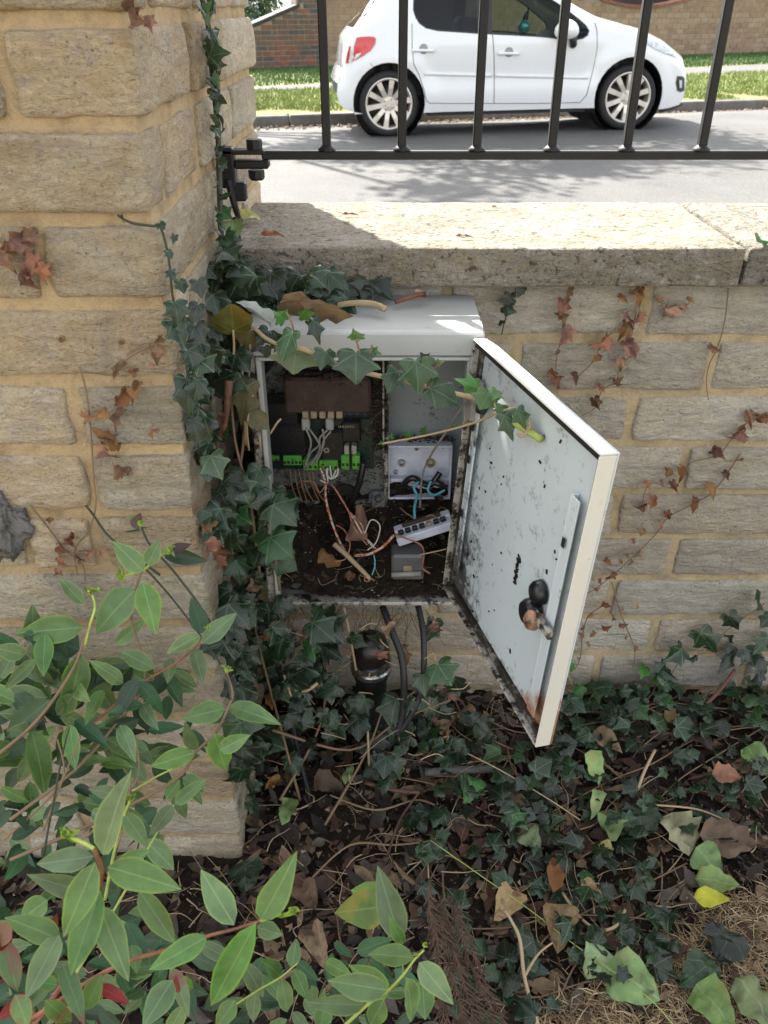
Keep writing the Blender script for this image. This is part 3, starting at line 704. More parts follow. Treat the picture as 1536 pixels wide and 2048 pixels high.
    # wheels
    def wheel_meshes():
        Mx = Matrix.Rotation(-pi/2, 4, 'X'); R0 = RWr; rr = .226
        t_ = MB(); t_.lathe([(rr-.005, .01), (rr+.004, 0.0), (R0-.03, -.004), (R0-.008, .012), (R0, .04), (R0, .16), (R0-.01, .19), (rr, .2)], Mx, 48)
        r1 = MB(); r1.lathe([(rr+.004, -.002), (rr-.004, -.004), (rr-.014, .003), (rr-.02, .05), (rr-.03, .12)], Mx, 48)
        for i in range(10):
            w = 2*pi*(i+.25)/10; c_, s_ = cos(w), sin(w)
            def P(r_, tn, d): return (c_*r_-s_*tn, d, s_*r_+c_*tn)
            h0, h1 = .022, .025
            vs = [P(.05, -h0, .022), P(.05, h0, .022), P(.14, h0*.95, .008), P(.14, -h0*.95, .008), P(rr-.012, h1, .006), P(rr-.012, -h1, .006),
                  P(.05, -h0, .05), P(.05, h0, .05), P(rr-.012, h1*1.1, .05), P(rr-.012, -h1*1.1, .05)]
            r1.add(vs, [(0, 1, 2, 3), (3, 2, 4, 5), (0, 3, 5, 9, 6), (1, 7, 8, 4, 2)])
        r1.lathe([(.001, .012), (.03, .012), (.034, .018), (.07, .02), (.08, .03), (.08, .06)], Mx, 30)
        b_ = MB()
        for i in range(4):
            w = pi/4+i*pi/2+.2; b_.lathe([(.001, .004), (.009, .005), (.011, .02)], Matrix.Translation((.052*cos(w), 0, .052*sin(w))) @ Mx, 8)
        d_ = MB(); d_.lathe([(.001, .1), (.2, .1), (.21, .12)], Mx, 32)
        return t_, r1, b_, d_
    t_, r1, b_, d_ = wheel_meshes(); met = [mesh('tyre', t_.v, t_.f, True, M_TYRE), mesh('rim', r1.v, r1.f, False, M_ALLOY), mesh('wheel_bolt', b_.v, b_.f, True, M_CHR), mesh('brake_disc', d_.v, d_.f, True, M_CTRIM)]
    for c, y, rot, dp in ((0, .015, 0, 0), (WB, .015, .5, .012), (0, CW-.015, 0, 0), (WB, CW-.015, .5, 0)):
        w_ = empty('wheel'); w_.parent = root
        m_ = Matrix.Translation((c, y, RWr)) @ Matrix.Rotation(0 if y < .5 else pi, 4, 'Z') @ Matrix.Rotation(rot, 4, 'Y'); w_.matrix_local = m_
        for nm, me_ in zip(('tyre', 'rim', 'wheel_bolt', 'brake_disc'), met): link(nm, me_, parent=w_)
car = empty('parked_car', P_R, CYAW, 'white five-door hatchback parked at the kerb beyond the railing', 'car')
car.rotation_euler = Matrix((CU_, CN_, CUP)).transposed().to_euler()
build_car(M_PAINT, car)
# the second car, far behind the sloping wall: a copy of the tree in silver blue
M_PB = simple('silver_blue_car_paint_mat', (.3, .36, .45), .25, .3, var=.05)
def copy_tree(o, parent=None):
    c = o.copy(); C.objects.link(c)
    if parent is not None: c.parent = parent
    for ch in list(o.children): copy_tree(ch, c)
    return c
src = empty('parked_car', (-4.9, 20.5, .02), R(6), 'silver blue car mostly hidden behind the sloping brick wall', 'car')
for ch in list(car.children):
    if ch.name.startswith(('interior', 'number_plate', 'wheel', 'underbody', 'door_seam', 'steering')): continue
    c = copy_tree(ch, src)
    if ch.name.startswith(('body', 'mirror_cap', 'side_moulding', 'door_handle')):
        c.data = c.data.copy(); c.data.materials.clear(); c.data.materials.append(M_PB)
# ================================================================== STONEWORK
def axis(L, r, step):
    h = L/2; n = max(1, int(round((L-2*r)/step)))
    return [-h, -h+r*.35]+[-h+r+(L-2*r)*i/n for i in range(n+1)]+[h-r*.35, h]
def rough_box(w, d, h, r=.007, step=.014, amp=.0035, seed=0.0, rag=.0025, dstep=None):
    X = axis(w, r, step); Y = axis(d, r, dstep or step); Z = axis(h, r, step); nx, ny, nz = len(X)-1, len(Y)-1, len(Z)-1
    idx = {}; vs = []; fs = []
    def g(i, j, k):
        key = (i, j, k)
        if key in idx: return idx[key]
        p = V((X[i], Y[j], Z[k])); c = V((max(-w/2+r, min(w/2-r, p.x)), max(-d/2+r, min(d/2-r, p.y)), max(-h/2+r, min(h/2-r, p.z))))
        nn = p-c
        nn = nn.normalized() if nn.length > 1e-9 else V((0, 0, 1))
        q = c+nn*r
        s = V((q.x*22+seed, q.y*22-seed, q.z*22+seed*.5)); a = noise.noise(s)*amp+noise.noise(s*2.7)*amp*.55+noise.noise(s*6.3)*amp*.28
        q += V((nn.x, nn.y, nn.z*.4))*a
        s2 = V((q.x*13-seed, q.y*13+seed, q.z*13)); ed = max(abs(p.x)/(w/2), abs(p.z)/(h/2))
        q += V((noise.noise(s2), 0, noise.noise(s2+V((7, 3, 1)))))*rag*.7*ed**4
        idx[key] = len(vs); vs.append(q); return idx[key]
    for i in range(nx):
        for j in range(ny): fs += [(g(i, j, 0), g(i, j+1, 0), g(i+1, j+1, 0), g(i+1, j, 0)), (g(i, j, nz), g(i+1, j, nz), g(i+1, j+1, nz), g(i, j+1, nz))]
    for i in range(nx):
        for k in range(nz): fs += [(g(i, 0, k), g(i+1, 0, k), g(i+1, 0, k+1), g(i, 0, k+1)), (g(i, ny, k), g(i, ny, k+1), g(i+1, ny, k+1), g(i+1, ny, k))]
    for j in range(ny):
        for k in range(nz): fs += [(g(0, j, k), g(0, j, k+1), g(0, j+1, k+1), g(0, j+1, k)), (g(nx, j, k), g(nx, j+1, k), g(nx, j+1, k+1), g(nx, j, k+1))]
    return vs, fs
def stone(parent, x0, x1, y0, y1, z0, z1, m, name='stone', **k):
    vs, fs = rough_box(x1-x0, y1-y0, z1-z0, seed=rnd(0, 90), **k)
    o = link(name, mesh(name, vs, fs, True, m), parent=parent); o.location = V(((x0+x1)/2, (y0+y1)/2, (z0+z1)/2))-parent.location; return o
PX = -.1935; PY0 = .727; PY1 = 1.385; PXL = -.80; CO = .0733; J = .006
pil = empty('stone_pillar', (-.5, 1.04, 0), 0, 'tall buff stone pillar with wide tan mortar joints and climbing ivy', 'pillar')
MR = .0055
q = MB(); q.box(PXL+MR-(-.5), PX-MR+.5, PY0+MR-1.04, PY1-MR-1.04, -.12, 1.8); q.build('mortar', M_MOR, pil)
def XF(px, k): z = 1-.0093-CO*k-CO/2; return atY(px, 1024, PY0).x if False else (lambda Z: (px-768)/F*Z)(PY0*cos(PITCH)+(1-z)*sin(PITCH))
fj = {-3: [150], -2: [20], -1: [-140], 0: [5], 1: [-200], 2: [80], 3: [-160], 4: [150], 5: [182], 6: [52, 196], 7: [-90], 8: [120], 9: [-60, 250], 10: [140], 11: [-40, 280], 12: [170], 13: [60]}
for k in range(-11, 14):
    z1 = 1-.0093-CO*k; z0 = z1-CO
    xs_ = sorted(XF(v, k) for v in fj.get(k, [rnd(-60, 200)]))
    # corner stone return alternates long and short along the right face
    ret = {0: .21, 1: .062, 2: .23, -1: .085}.get(k, .2 if k % 2 == 0 else .095)
    near = -5 < k < 14
    st = .0135 if near else .03
    edges = [PXL]+[v for v in xs_ if v > PXL+.05]
    first = edges[0]
    while edges[1:] and edges[1]-edges[0] > .36: edges.insert(1, edges[1]-.28)
    if len(edges) == 1:
        edges = [PXL, PXL+.3]
    elif PX-edges[-1] > .5: edges.append(PX-.3)
    for a, b in zip(edges, edges[1:]+[PX]):
        corner = b == PX
        d = ret if corner else .1
        pr = rnd(-.0025, .003)
        stone(pil, a+J*(0 if a == PXL else 1), b-J*(0 if corner else 1)+(pr*.5 if corner else 0), PY0+pr, PY0+d-J, z0+J, z1-J, M_PST, step=st, amp=.0045 if near else .003, r=.0055, rag=.0022, dstep=st*1.5)
    y = PY0+ret
    lens = {0: [.19], 1: [.16, .22], 2: [.2, .2]}.get(k, [rnd(.17, .24) for _ in range(3)]); i = 0
    while y < PY1-.02:
        L = lens[i % len(lens)]; i += 1
        y2 = min(PY1, y+L)
        if PY1-y2 < .07: y2 = PY1
        pr = rnd(-.002, .004)
        stone(pil, PX-.09, PX+pr, y+J, y2-(J if y2 < PY1 else 0), z0+J, z1-J, M_PST, step=st, amp=.0045 if near else .003, r=.0055, rag=.0022, dstep=st*1.3)
        y = y2
# broken patch of grey cement at the left edge of the pillar face
bm = bmesh.new(); bmesh.ops.create_icosphere(bm, subdivisions=5, radius=1)
c = atY(-12, 1045, PY0)
for v in bm.verts:
    p = v.co.copy(); k_ = 1+.45*noise.noise(p*1.6+V((5, 1, 2)))+.28*noise.noise(p*4)+.14*noise.noise(p*10)+.07*noise.noise(p*22); v.co = V((p.x*.03*k_, p.y*.009*k_**2, p.z*.038*k_))
me = bpy.data.meshes.new('cement_lump'); bm.to_mesh(me); bm.free(); me.materials.append(M_CEM); me.polygons.foreach_set('use_smooth', [True]*len(me.polygons))
o = link('cement_lump', me, parent=pil); o.location = V((c.x, PY0-.003, c.z))-pil.location
# pillar cap, above the frame
stone(pil, PXL-.04, PX+.04, PY0-.04, PY1+.04, 1.80, 1.87, M_COP, 'cap_stone', step=.05, dstep=.05)

# ------------------------------------------------------------------ garden wall
WY = 1.0; WT = .7155; WC = .0741; WYB = 1.215
gw = empty('garden_wall', (.6, 1.1, 0), 0, 'low buff stone garden wall topped with thick pitted coping slabs', 'wall')
q = MB(); q.box(PX+.002-.6, 2.2-.6, WY+.0042-1.1, WYB-.006-1.1, -.15, WT-.001); q.build('mortar', M_MORW, gw)
def XW(px, z): return (px-768)/F*(WY*cos(PITCH)+(1-z)*sin(PITCH))
wj = [1290, 1420, 1265, 1368, 1232, 1345, 1220, 1305, 1190, 1250, 1200]
for k in range(11):
    z1 = WT-WC*k; z0 = z1-WC+.0; zc = (z0+z1)/2
    x = XW(wj[k], zc)+rnd(-.002, .002)
    right = [x]; left = [x]
    while right[-1] < 2.0: right.append(right[-1]+rnd(.235, .27) if k % 3 else right[-1]+rnd(.25, .275))
    while left[-1] > PX+.05: left.append(left[-1]-rnd(.24, .27))
    ed = sorted(set([max(PX+.004, v) for v in left]+right)); ed[-1] = 2.2
    for a, b in zip(ed, ed[1:]):
        if b-a < .03: continue
        st = .0135 if a < .62 else .03
        stone(gw, a+.0055, b-.0055, WY+rnd(-.003, .001), WY+.09, z0+.005, z1-.005, M_WST, step=st, dstep=.02, amp=.0036, r=.006, rag=.0024)
# coping slabs, rough and porous
CZ0 = WT+.001; CZ1 = .7615; CY0 = .968; CY1 = 1.232
for a, b in ((PX+.008, .4155), (.4205, 1.03), (1.035, 1.63), (1.635, 2.2)):
    st = .009 if a < .5 else .025
    stone(gw, a, b, CY0, CY1, CZ0, CZ1, M_COP, 'coping_stone', step=st, dstep=.012, amp=.0022, r=.0045, rag=.0015)

# ------------------------------------------------------------------ railing
GY = 1.035; GZ = atY(900, 301, GY).z
gt = empty('iron_railing', (PX, GY, GZ), 0, 'black iron railing of square bars on a flat bottom rail above the wall', 'railing')
gz = lambda px: (px-768)/F*(GY*cos(PITCH)+(1-GZ)*sin(PITCH))
ROLL = .0045
q = MB(); q.bbox(.052, 2.3, -.005, .005, -.0095, 0.0, .0012); rail = q.build('bottom_rail', M_IRON, gt)
q = MB(); q.bbox(.045, 2.3, -.0065, .0065, .98, .992, .0015); q.build('top_rail', M_IRON, gt)
q = MB(); q.bbox(-.0049, .0049, -.0049, .0049, 0, .98, .0012); bme = mesh('bar', q.v, q.f, False, M_IRON)
q = MB(); q.lathe([(.0052, .006), (.007, .004), (.0098, .002), (.0102, 0)], Matrix.Identity(4), 10); cme = mesh('bar_collar', q.v, q.f, True, M_IRON)
b0 = gz(654); b1 = gz(1402); pitch = (b1-b0)/5
for i in range(0, 19):
    x = b0+pitch*i-PX; o = link('bar', bme, parent=gt); o.location = (x, 0, 0); o.rotation_euler = (0, rnd(-.002, .002), rnd(-.05, .05))
    o2 = link('bar_collar', cme, parent=o); o2.location = (0, 0, 0.0003)
# hinge bracket on the pillar
q = MB(); q.bbox(-.004, .056, -.010, .010, -.0035, .0015, .0012)
q.bbox(.02, .06, -.009, .009, -.019, -.0095, .002); q.bbox(0, .02, -.010, .010, -.04, .004, .002)
q.build('hinge_bracket', M_IRON, gt)
Mz = Matrix.Translation((.044, 0, 0)) @ Matrix.Scale(.68, 4)
q = MB(); q.lathe([(.0, .018), (.012, .018), (.0135, .016), (.0135, .003), (.0, .003)], Mz, 8); q.build('hinge_bolt', M_IRON, gt, False); q = MB(); q.lathe([(0, -.031), (.014, -.031), (.014, -.043), (.011, -.047), (0, -.047)], Mz, 8); q.build('hinge_bolt', M_IRON, gt, False)
q = MB(); q.bbox(.016, .031, -.008, .006, -.055, -.034, .002); q.tube([(.012, -.010, -.03), (.017, -.010, -.06), (.02, -.006, -.078)], [.005, .003], 8); q.build('latch_bracket', M_IRON, gt)
q = MB(); q.tube(spline([(.017, -.02, -.07), (.022, -.03, -.10), (.022, -.05, -.118), (.012, -.08, -.13)]), .003, 6); q.build('hanging_cable', M_IRON, gt, True)
# ================================================================== CONTROL CABINET
M_DIRTY2 = m_cab('black_dirt_paint_mat', (.22, .2, .17), dirt=.26, rust=.5)
BX0 = -.152; BX1 = .1085; BY = .857; BZ1 = 1-.301; BZ0 = 1-.668; BD = .140
cab = empty('control_cabinet', ((BX0+BX1)/2, BY+BD/2, BZ0), 0, 'open grey metal gate-control cabinet fixed to the wall, its dirty door swung wide', 'cabinet')
OX, OY, OZ = cab.location
def cb(mb, x0, x1, y0, y1, z0, z1, b=.0015): mb.bbox(x0-OX, x1-OX, y0-OY, y1-OY, z0-OZ, z1-OZ, b)
q = MB(); cb(q, BX0, BX1, BY+.016, .9965, BZ1-.002, BZ1); cb(q, BX0, BX0+.002, BY+.016, .9965, BZ0, BZ1-.0022); cb(q, BX1-.002, BX1, BY+.016, .9965, BZ0, BZ1-.0022)
cb(q, BX0+.0025, BX1-.0025, BY+.016, .9965, BZ0, BZ0+.002); cb(q, BX0+.0025, BX1-.0025, .994, .9962, BZ0+.0025, BZ1-.0025); q.build('shell', M_CAB, cab)
LI = .0145
# front frame: top band, side bands, narrow bright lips round the opening
q = MB(); cb(q, BX0, BX1, BY, BY+.0155, BZ1-.026, BZ1+.001, .002); q.build('top_band', M_CAB, cab)
q = MB(); cb(q, BX1-LI+.0035, BX1, BY+.006, BY+.0155, BZ0, BZ1-.0265); q.build('side_channel', M_DIRTY2, cab); q = MB(); cb(q, BX0, BX0+LI-.0035, BY+.006, BY+.0155, BZ0, BZ1-.0265); q.build('side_channel', M_DIRTY, cab)
q = MB(); cb(q, BX1-LI-.003, BX1-LI+.003, BY-.001, BY+.024, BZ0, BZ1-.0265, .0012); q.build('opening_lip', M_CAB, cab); q = MB(); cb(q, BX0+LI-.003, BX0+LI+.003, BY-.001, BY+.024, BZ0, BZ1-.0265, .0012); q.build('opening_lip', M_CAB, cab)
q = MB(); cb(q, BX0+LI+.0035, BX1-LI-.0035, BY, BY+.02, BZ0-.001, BZ0+.0045, .0015); q.build('bottom_lip', M_DIRTY, cab)
q = MB(); cb(q, BX0+LI, BX1-LI, BY-.004, BY+.004, BZ1-.0295, BZ1-.0265, .001); q.build('drip_edge', M_CAB, cab)
# back plate, right bay
q = MB(); cb(q, -.0, BX1-.004, .988, .9935, BZ0+.02, BZ1-.004); q.build('back_plate', M_BACKP, cab)
q = MB(); cb(q, BX0+.004, -.003, .9885, .9935, BZ0+.02, BZ1-.004); q.build('back_plate', M_BASE, cab)
q = MB(); cb(q, -.002, .0005, .93, .988, BZ1-.19, BZ1-.004, .0008); q.build('divider', M_DIRTY, cab)
# door
HX, HY = .1115, BY+.001; ox, oy = .188, .590
dv = V((ox-HX, oy-HY, 0)); DW = dv.length; dv.normalize()
DT = 1-.306; DB = 1-.632; DH = DT-DB
door = empty('door'); door.parent = cab
# local axes: x along the door from the hinge, y towards the inner side, z up (origin at the top of the hinge)
inn = V((0, 0, 1)).cross(dv)
if inn.x > 0: inn = -inn
Md = Matrix.Identity(4)
for i in range(3): Md[i][0] = dv[i]; Md[i][1] = inn[i]; Md[i][2] = (0, 0, 1)[i]
if Md.to_3x3().determinant() < 0: pass
Md.translation = V((HX-OX, HY-OY, DT-OZ)); door.matrix_local = Md @ Matrix.Rotation(R(4.0), 4, 'X')
T_ = .0165
def db(mb, x0, x1, y0, y1, z0, z1, b=.001): mb.bbox(x0, x1, y0, y1, z0, z1, b)
q = MB(); db(q, 0, DW, -.002, .0, -DH, 0); db(q, .0022, DW-.0022, .0002, .003, -DH+.002, -.002); q.build('panel', M_DOOR, door)
q = MB(); db(q, 0, DW, .0002, T_, -.0022, 0.0, .0009); q.build('top_edge', M_RIM, door)
q = MB(); db(q, DW-.0022, DW, .0002, T_, -DH, -.0024, .0009); q.build('free_edge', M_RIM, door)
q = MB(); db(q, 0, .0022, .0002, T_, -DH, -.0024, .0009); db(q, .0024, DW-.0024, .0002, T_, -DH, -DH+.0022, .0009); q.build('folded_edge', M_DIRTY, door)
q = MB(); s0 = .0028; s1 = .0095
db(q, s0, DW-s0, .0035, T_-.003, -s1, -s0); db(q, DW-s1, DW-s0, .0035, .012, -DH+s1, -s1-.0002); q.build('rubber_seal', M_RUBBER, door)
q = MB(); db(q, s0, s1+.003, .0035, .0095, -DH+s1, -s1-.0002); db(q, s0, DW-s0, .0035, .011, -DH+s0, -DH+s1-.0002); q.build('dirty_seal', M_DIRTY2, door)
q = MB(); db(q, s1+.001, DW-s1-.001, .0032, .0060, -DH+s1+.001, -s1-.001); q.build('inner_skin', M_DOOR, door)
# stiffening channels with punched slots
def channel(x0, x1, z0, z1):
    q = MB(); db(q, x0, x0+.0025, .0068, .0145, z0, z1, .0007); db(q, x0+.0026, x1, .0125, .0145, z0, z1, .0007); return q.build('stiffener', M_DOOR, door)
channel(.022, .036, -.285, -.045); channel(DW-.034, DW-.018, -DH+.022, -.055)
hm = MB(); db(hm, -.0028, .0028, .0166, .0172, -.005, .005, .0002); hme = mesh('slot', hm.v, hm.f, False, M_RUBBER)
for x, z in [(DW-.026, -.1), (.030, -.09), (.030, -.13), (.030, -.2)]:
    o = link('slot', hme, parent=door); o.location = (x, 0, z)
    pass
# hinge pin with rubber grommet
My = Matrix.Rotation(-pi/2, 4, 'X')
q = MB(); q.tube([(.02, .022, -.058), (.046, .014, -.057)], .0055, 12); q.bbox(.012, .028, .009, .021, -.085, -.04, .001); q.build('hinge_pin', M_LGREY, door, sharp=40)
q = MB(); q.lathe([(.0, .0), (.0105, 0), (.0105, .006), (.0, .006)], Matrix.Translation((.049, .0145, -.057)) @ Matrix.Rotation(.9, 4, 'Z') @ My, 20); q.build('grommet', M_RUBBER, door, sharp=40)
# lock: black housing, cam and brown knob
lx = DW*.79; lz = -.190
q = MB(); q.lathe([(0, .011), (.009, .010), (.0115, .007), (.0125, 0)], Matrix.Translation((lx, .008, lz+.012)) @ My, 20); q.lathe([(0, .014), (.011, .013), (.0135, .009), (.0145, 0)], Matrix.Translation((lx-.004, .0085, lz-.014)) @ My, 20); q.build('lock_housing', M_BPL, door, sharp=50)
q = MB(); q.lathe([(0, .024), (.0045, .0235), (.0065, .021), (.0095, .0195), (.0102, .014), (.0075, .009), (.007, .004)], Matrix.Translation((lx+.018, .008, lz-.010)) @ Matrix.Rotation(.25, 4, 'X') @ My, 20); q.build('lock_knob', M_KNOB, door, sharp=50)
q = MB(); q.bbox(lx+.012, lx+.05, .018, .023, lz-.006, lz+.004, .001); q.build('lock_bar', M_DIRTY, door)
# outer lock barrel seen on the free edge
# smears and crumbs of dirt stuck to the door
q = MB(); cr = random.Random(3)
marks = [(.62, .0, 8)]
for i in range(34):
    x = cr.uniform(.03, DW-.03); z = -cr.uniform(.02, DH-.02)
    if cr.random() < .45: x = abs(cr.gauss(.0, .05))+.02; z = -DH+abs(cr.gauss(0, .06))+.015
    if x > DW-.02 or z < -DH+.01: continue
    l = cr.uniform(.0007, .0026); a = cr.uniform(0, 6.28)
    M_ = Matrix.Translation((x, .0062, z)) @ Matrix.Rotation(a, 4, 'Y'); q.bbox(-l, l, 0, .0012, -l*.5, l*.5, .0003, M_)
for i in range(26):
    x = DW*.6-.004+cr.uniform(-.003, .003); z = -.175-i*.0013; M_ = Matrix.Translation((x, .0062, z)) @ Matrix.Rotation(cr.uniform(0, 6), 4, 'Y'); l = cr.uniform(.001, .0028); q.bbox(-l, l, 0, .0015, -l*.5, l*.5, .0003, M_)
o = q.build('dirt_speck', M_SOIL, door); o['kind'] = 'stuff'

# ------------------------------------------------------------------ contents of the cabinet
def pb(px0, px1, py0, py1, Y):  # a rectangle on a vertical plane as x0,x1,z0,z1
    c = ((px0+px1)/2, (py0+py1)/2); a = atY(px0, c[1], Y); b = atY(px1, c[1], Y); return a.x, b.x, atY(c[0], py1, Y).z, atY(c[0], py0, Y).z
def wbox(name, m, parent, px0, px1, py0, py1, Y0, Y1, b=.002, tilt=0):
    """box whose front (at Y0) covers the given part of the opening"""
    x0, x1, z0, z1 = pb(px0, px1, py0, py1, Y0); c = V(((x0+x1)/2, (Y0+Y1)/2, (z0+z1)/2)); q = MB()
    M_ = Matrix.Rotation(tilt, 4, 'Y'); q.bbox(x0-c.x, x1-c.x, Y0-c.y, Y1-c.y, z0-c.z, z1-c.z, b, M_)
    o = q.build(name, m, parent); o.location = c-(parent.location if parent else V()); return o
cu = empty('motor_control_unit', atY(650, 1010, .965), 0, 'motor control unit with green terminals on a grey base in the left of the cabinet', 'control unit')
cu.rotation_euler = (0, 0, 0)
wbox('base_plate', M_BASE, cu, 498, 772, 705, 1012, .966, .975, .003)
wbox('base_plate_rim', M_BASE, cu, 498, 776, 1003, 1014, .955, .9655, .002)
wbox('base_plate_rim', M_DIRTY, cu, 768, 777, 760, 1000, .95, .9655, .0015)
wbox('circuit_board', M_PCB, cu, 540, 747, 838, 938, .946, .9485, .0005)
wbox('transformer_cover', M_BRC, cu, 568, 742, 757, 828, .925, .96, .003)
wbox('black_housing', M_BPL, cu, 500, 604, 800, 872, .935, .96, .006); wbox('black_housing', M_BPL, cu, 530, 615, 850, 915, .930, .945, .004)
wbox('black_housing', M_BPL, cu, 640, 690, 862, 925, .934, .945, .003)
for i in range(5): wbox('cream_connector', M_CREAM, cu, 604+i*17, 617+i*17, 824, 838, .922, .945, .001)
for x0 in (603, 651): wbox('white_connector', M_LGREY, cu, x0, x0+16, 838, 862, .926, .945, .0015)
wbox('display', M_BPL, cu, 683, 722, 845, 885, .935, .945, .002)
for x0 in (688, 703): wbox('relay', M_LGREY, cu, x0, x0+10, 892, 910, .933, .945, .001)
for i in range(10): wbox('pin', M_CHR, cu, 677+i*3.3, 678.6+i*3.3, 851, 856, .932, .935, .0002)
# green terminal blocks, each with screw holes
def term(x0, x1, y0, y1, n):
    b_ = wbox('terminal_block', M_GRN, cu, x0, x1, y0, y1, .930, .945, .001)
    for i in range(n):
        cx = x0+(x1-x0)*(i+.5)/n; A = pb(cx-2.4, cx+2.4, (y0+y1)/2+1, (y0+y1)/2+6, .9296); q = MB(); q.box(A[0]-b_.location.x-cu.location.x, A[1]-b_.location.x-cu.location.x, .9292-b_.location.y-cu.location.y, .9303-b_.location.y-cu.location.y, A[2]-b_.location.z-cu.location.z, A[3]-b_.location.z-cu.location.z)
        q.build('wire_slot', M_RUBBER, b_)
    return b_
term(566, 604, 912, 931, 5); term(606, 636, 920, 941, 3); term(638, 676, 922, 942, 4); term(682, 699, 912, 940, 2); term(704, 720, 912, 940, 2); term(538, 558, 912, 922, 2)
for (px, py, r_, Y) in ((653, 900, .0045, .934), (757, 998, .0065, .952), (757, 932, .0045, .962), (512, 712, .006, .962)):
    c = atY(px, py, Y)-cu.location; q = MB(); q.lathe([(r_*.35, .002), (r_*.4, -.001), (r_*.85, -.001), (r_, .001), (r_, .006)], Matrix.Translation(c) @ Matrix.Rotation(-pi/2, 4, 'X'), 16); q.build('screw', M_CHR, cu, sharp=45)
c = atY(757, 999, .956); q = MB(); q.bbox(-.013, .013, -.004, .008, -.014, .012, .005); o = q.build('mounting_lug', M_BASE, cu, sharp=40); o.location = c-cu.location
c = atY(764, 716, .958)-cu.location; q = MB(); q.lathe([(.004, .004), (.009, .004), (.0095, 0), (.013, 0), (.014, .008)], Matrix.Translation(c) @ Matrix.Rotation(-pi/2, 4, 'X'), 20); q.build('mounting_ring', M_BASE, cu, sharp=40)
# dirty matted debris on the unit
c = atY(690, 990, .9625)-cu.location; q = MB(); q.lathe([(.0, .0), (.015, 0), (.0165, .003)], Matrix.Translation(c) @ Matrix.Rotation(-pi/2, 4, 'X'), 20); q.build('cable_hole', M_RUBBER, cu)
def wire(name, pts, r, m, label=None, parent=None, Y=.9, cat='wire', k=6, n=6):
    P = [atY(p[0], p[1], p[2] if len(p) > 2 else Y) for p in pts]
    if parent is not None: P = [p-parent.location for p in P]; base = V()
    else: base = P[-1].copy(); P = [p-base for p in P]
    q = MB(); q.tube(spline(P, k), r, n); o = q.build(name, m, parent, True); o.location = base
    if label: tag(o, label, cat)
    return o
wire('black_cable', [(560, 700, .93), (535, 735, .93), (510, 780, .94), (502, 830, .94)], .0035, M_BPL, parent=cu)
wire('black_cable', [(552, 700, .935), (527, 738, .935), (503, 775, .94)], .0028, M_BPL, parent=cu)
wire('black_cable', [(727, 925, .928), (720, 960, .925), (706, 1000, .93), (690, 1035, .945)], .0045, M_BPL, parent=cu)
wire('white_wire_loop', [(655, 936, .927), (654, 950, .922), (662, 957, .92), (674, 950, .922), (676, 936, .928)], .0016, M_WW, parent=cu)
wire('white_wire_loop', [(660, 930, .927), (664, 955, .92), (672, 940, .92)], .0012, M_WW, parent=cu)
for p in ([(655, 860), (640, 875), (638, 890), (622, 905), (612, 925)], [(645, 858), (648, 885), (640, 905), (620, 930)], [(620, 860), (633, 878), (640, 895), (630, 915), (608, 935)], [(612, 858), (622, 885), (615, 915), (612, 930)], [(662, 862), (648, 880), (642, 905), (632, 925)]):
    wire('grey_wire', [(a, b, .924+rnd(-.003, .003)) for a, b in p], .0014, M_WEB, parent=cu)
for i in range(6): x = 580+i*9; wire('brown_wire', [(x, 941, .935), (x+rnd(2, 12), 975, .93), (x+rnd(14, 26), 1004, .94)], .0009, M_STEMB, parent=cu)
# the loose orange and white cable pairs
wire('telephone_wire', [(640, 935, .93), (650, 962, .92), (652, 1000, .915), (664, 1045, .905), (680, 1085, .9), (690, 1100, .895)], .0017, M_OW, 'long orange and white wire hanging from the green terminals to the soil')
wire('telephone_wire', [(652, 938, .925), (655, 965, .918), (640, 960, .92)], .001, M_WW, 'short white wire kinked just below the green terminals')
wire('telephone_wire', [(655, 965, .92), (668, 975, .915), (684, 1000, .91), (698, 1025, .9), (706, 1050, .9), (722, 1075, .895), (735, 1090, .89)], .0013, M_COPP, 'thin copper-brown wire looping through the middle of the soil')
wire('telephone_wire', [(697, 1022, .905), (712, 1045, .9), (728, 1072, .893), (748, 1092, .89)], .0012, M_WW, 'thin pale wire running beside the copper-brown wire')
wire('telephone_wire', [(710, 1111, .885), (738, 1108, .88), (765, 1094, .88), (788, 1070, .88)], .0019, M_OW, 'thick twisted orange and white wire leading to the white terminal strip')
wire('telephone_wire', [(790, 1068, .88), (815, 1078, .875), (842, 1090, .872), (848, 1110, .872), (845, 1135, .87), (860, 1147, .868)], .0012, M_COPP, 'fine copper wire curling down right of the smoky clear box')
wire('cable_sheath', [(668, 1088, .893), (690, 1107, .885), (708, 1125, .88), (728, 1145, .872), (740, 1158, .868)], [.004, .0028], M_STEMT, 'stripped cream cable end lying slanted on the soil', cat='cable')
for i, (a, b) in enumerate((((738, 1156), (748, 1163)), ((734, 1150), (733, 1162)), ((720, 1130), (748, 1158)))): pass
wire('wire_end', [(732, 1150, .868), (729, 1160, .866), (736, 1163, .866), (744, 1158, .866), (748, 1162, .866)], .0008, M_COPP, 'tiny bare wire ends curling at the tip of the cream cable')
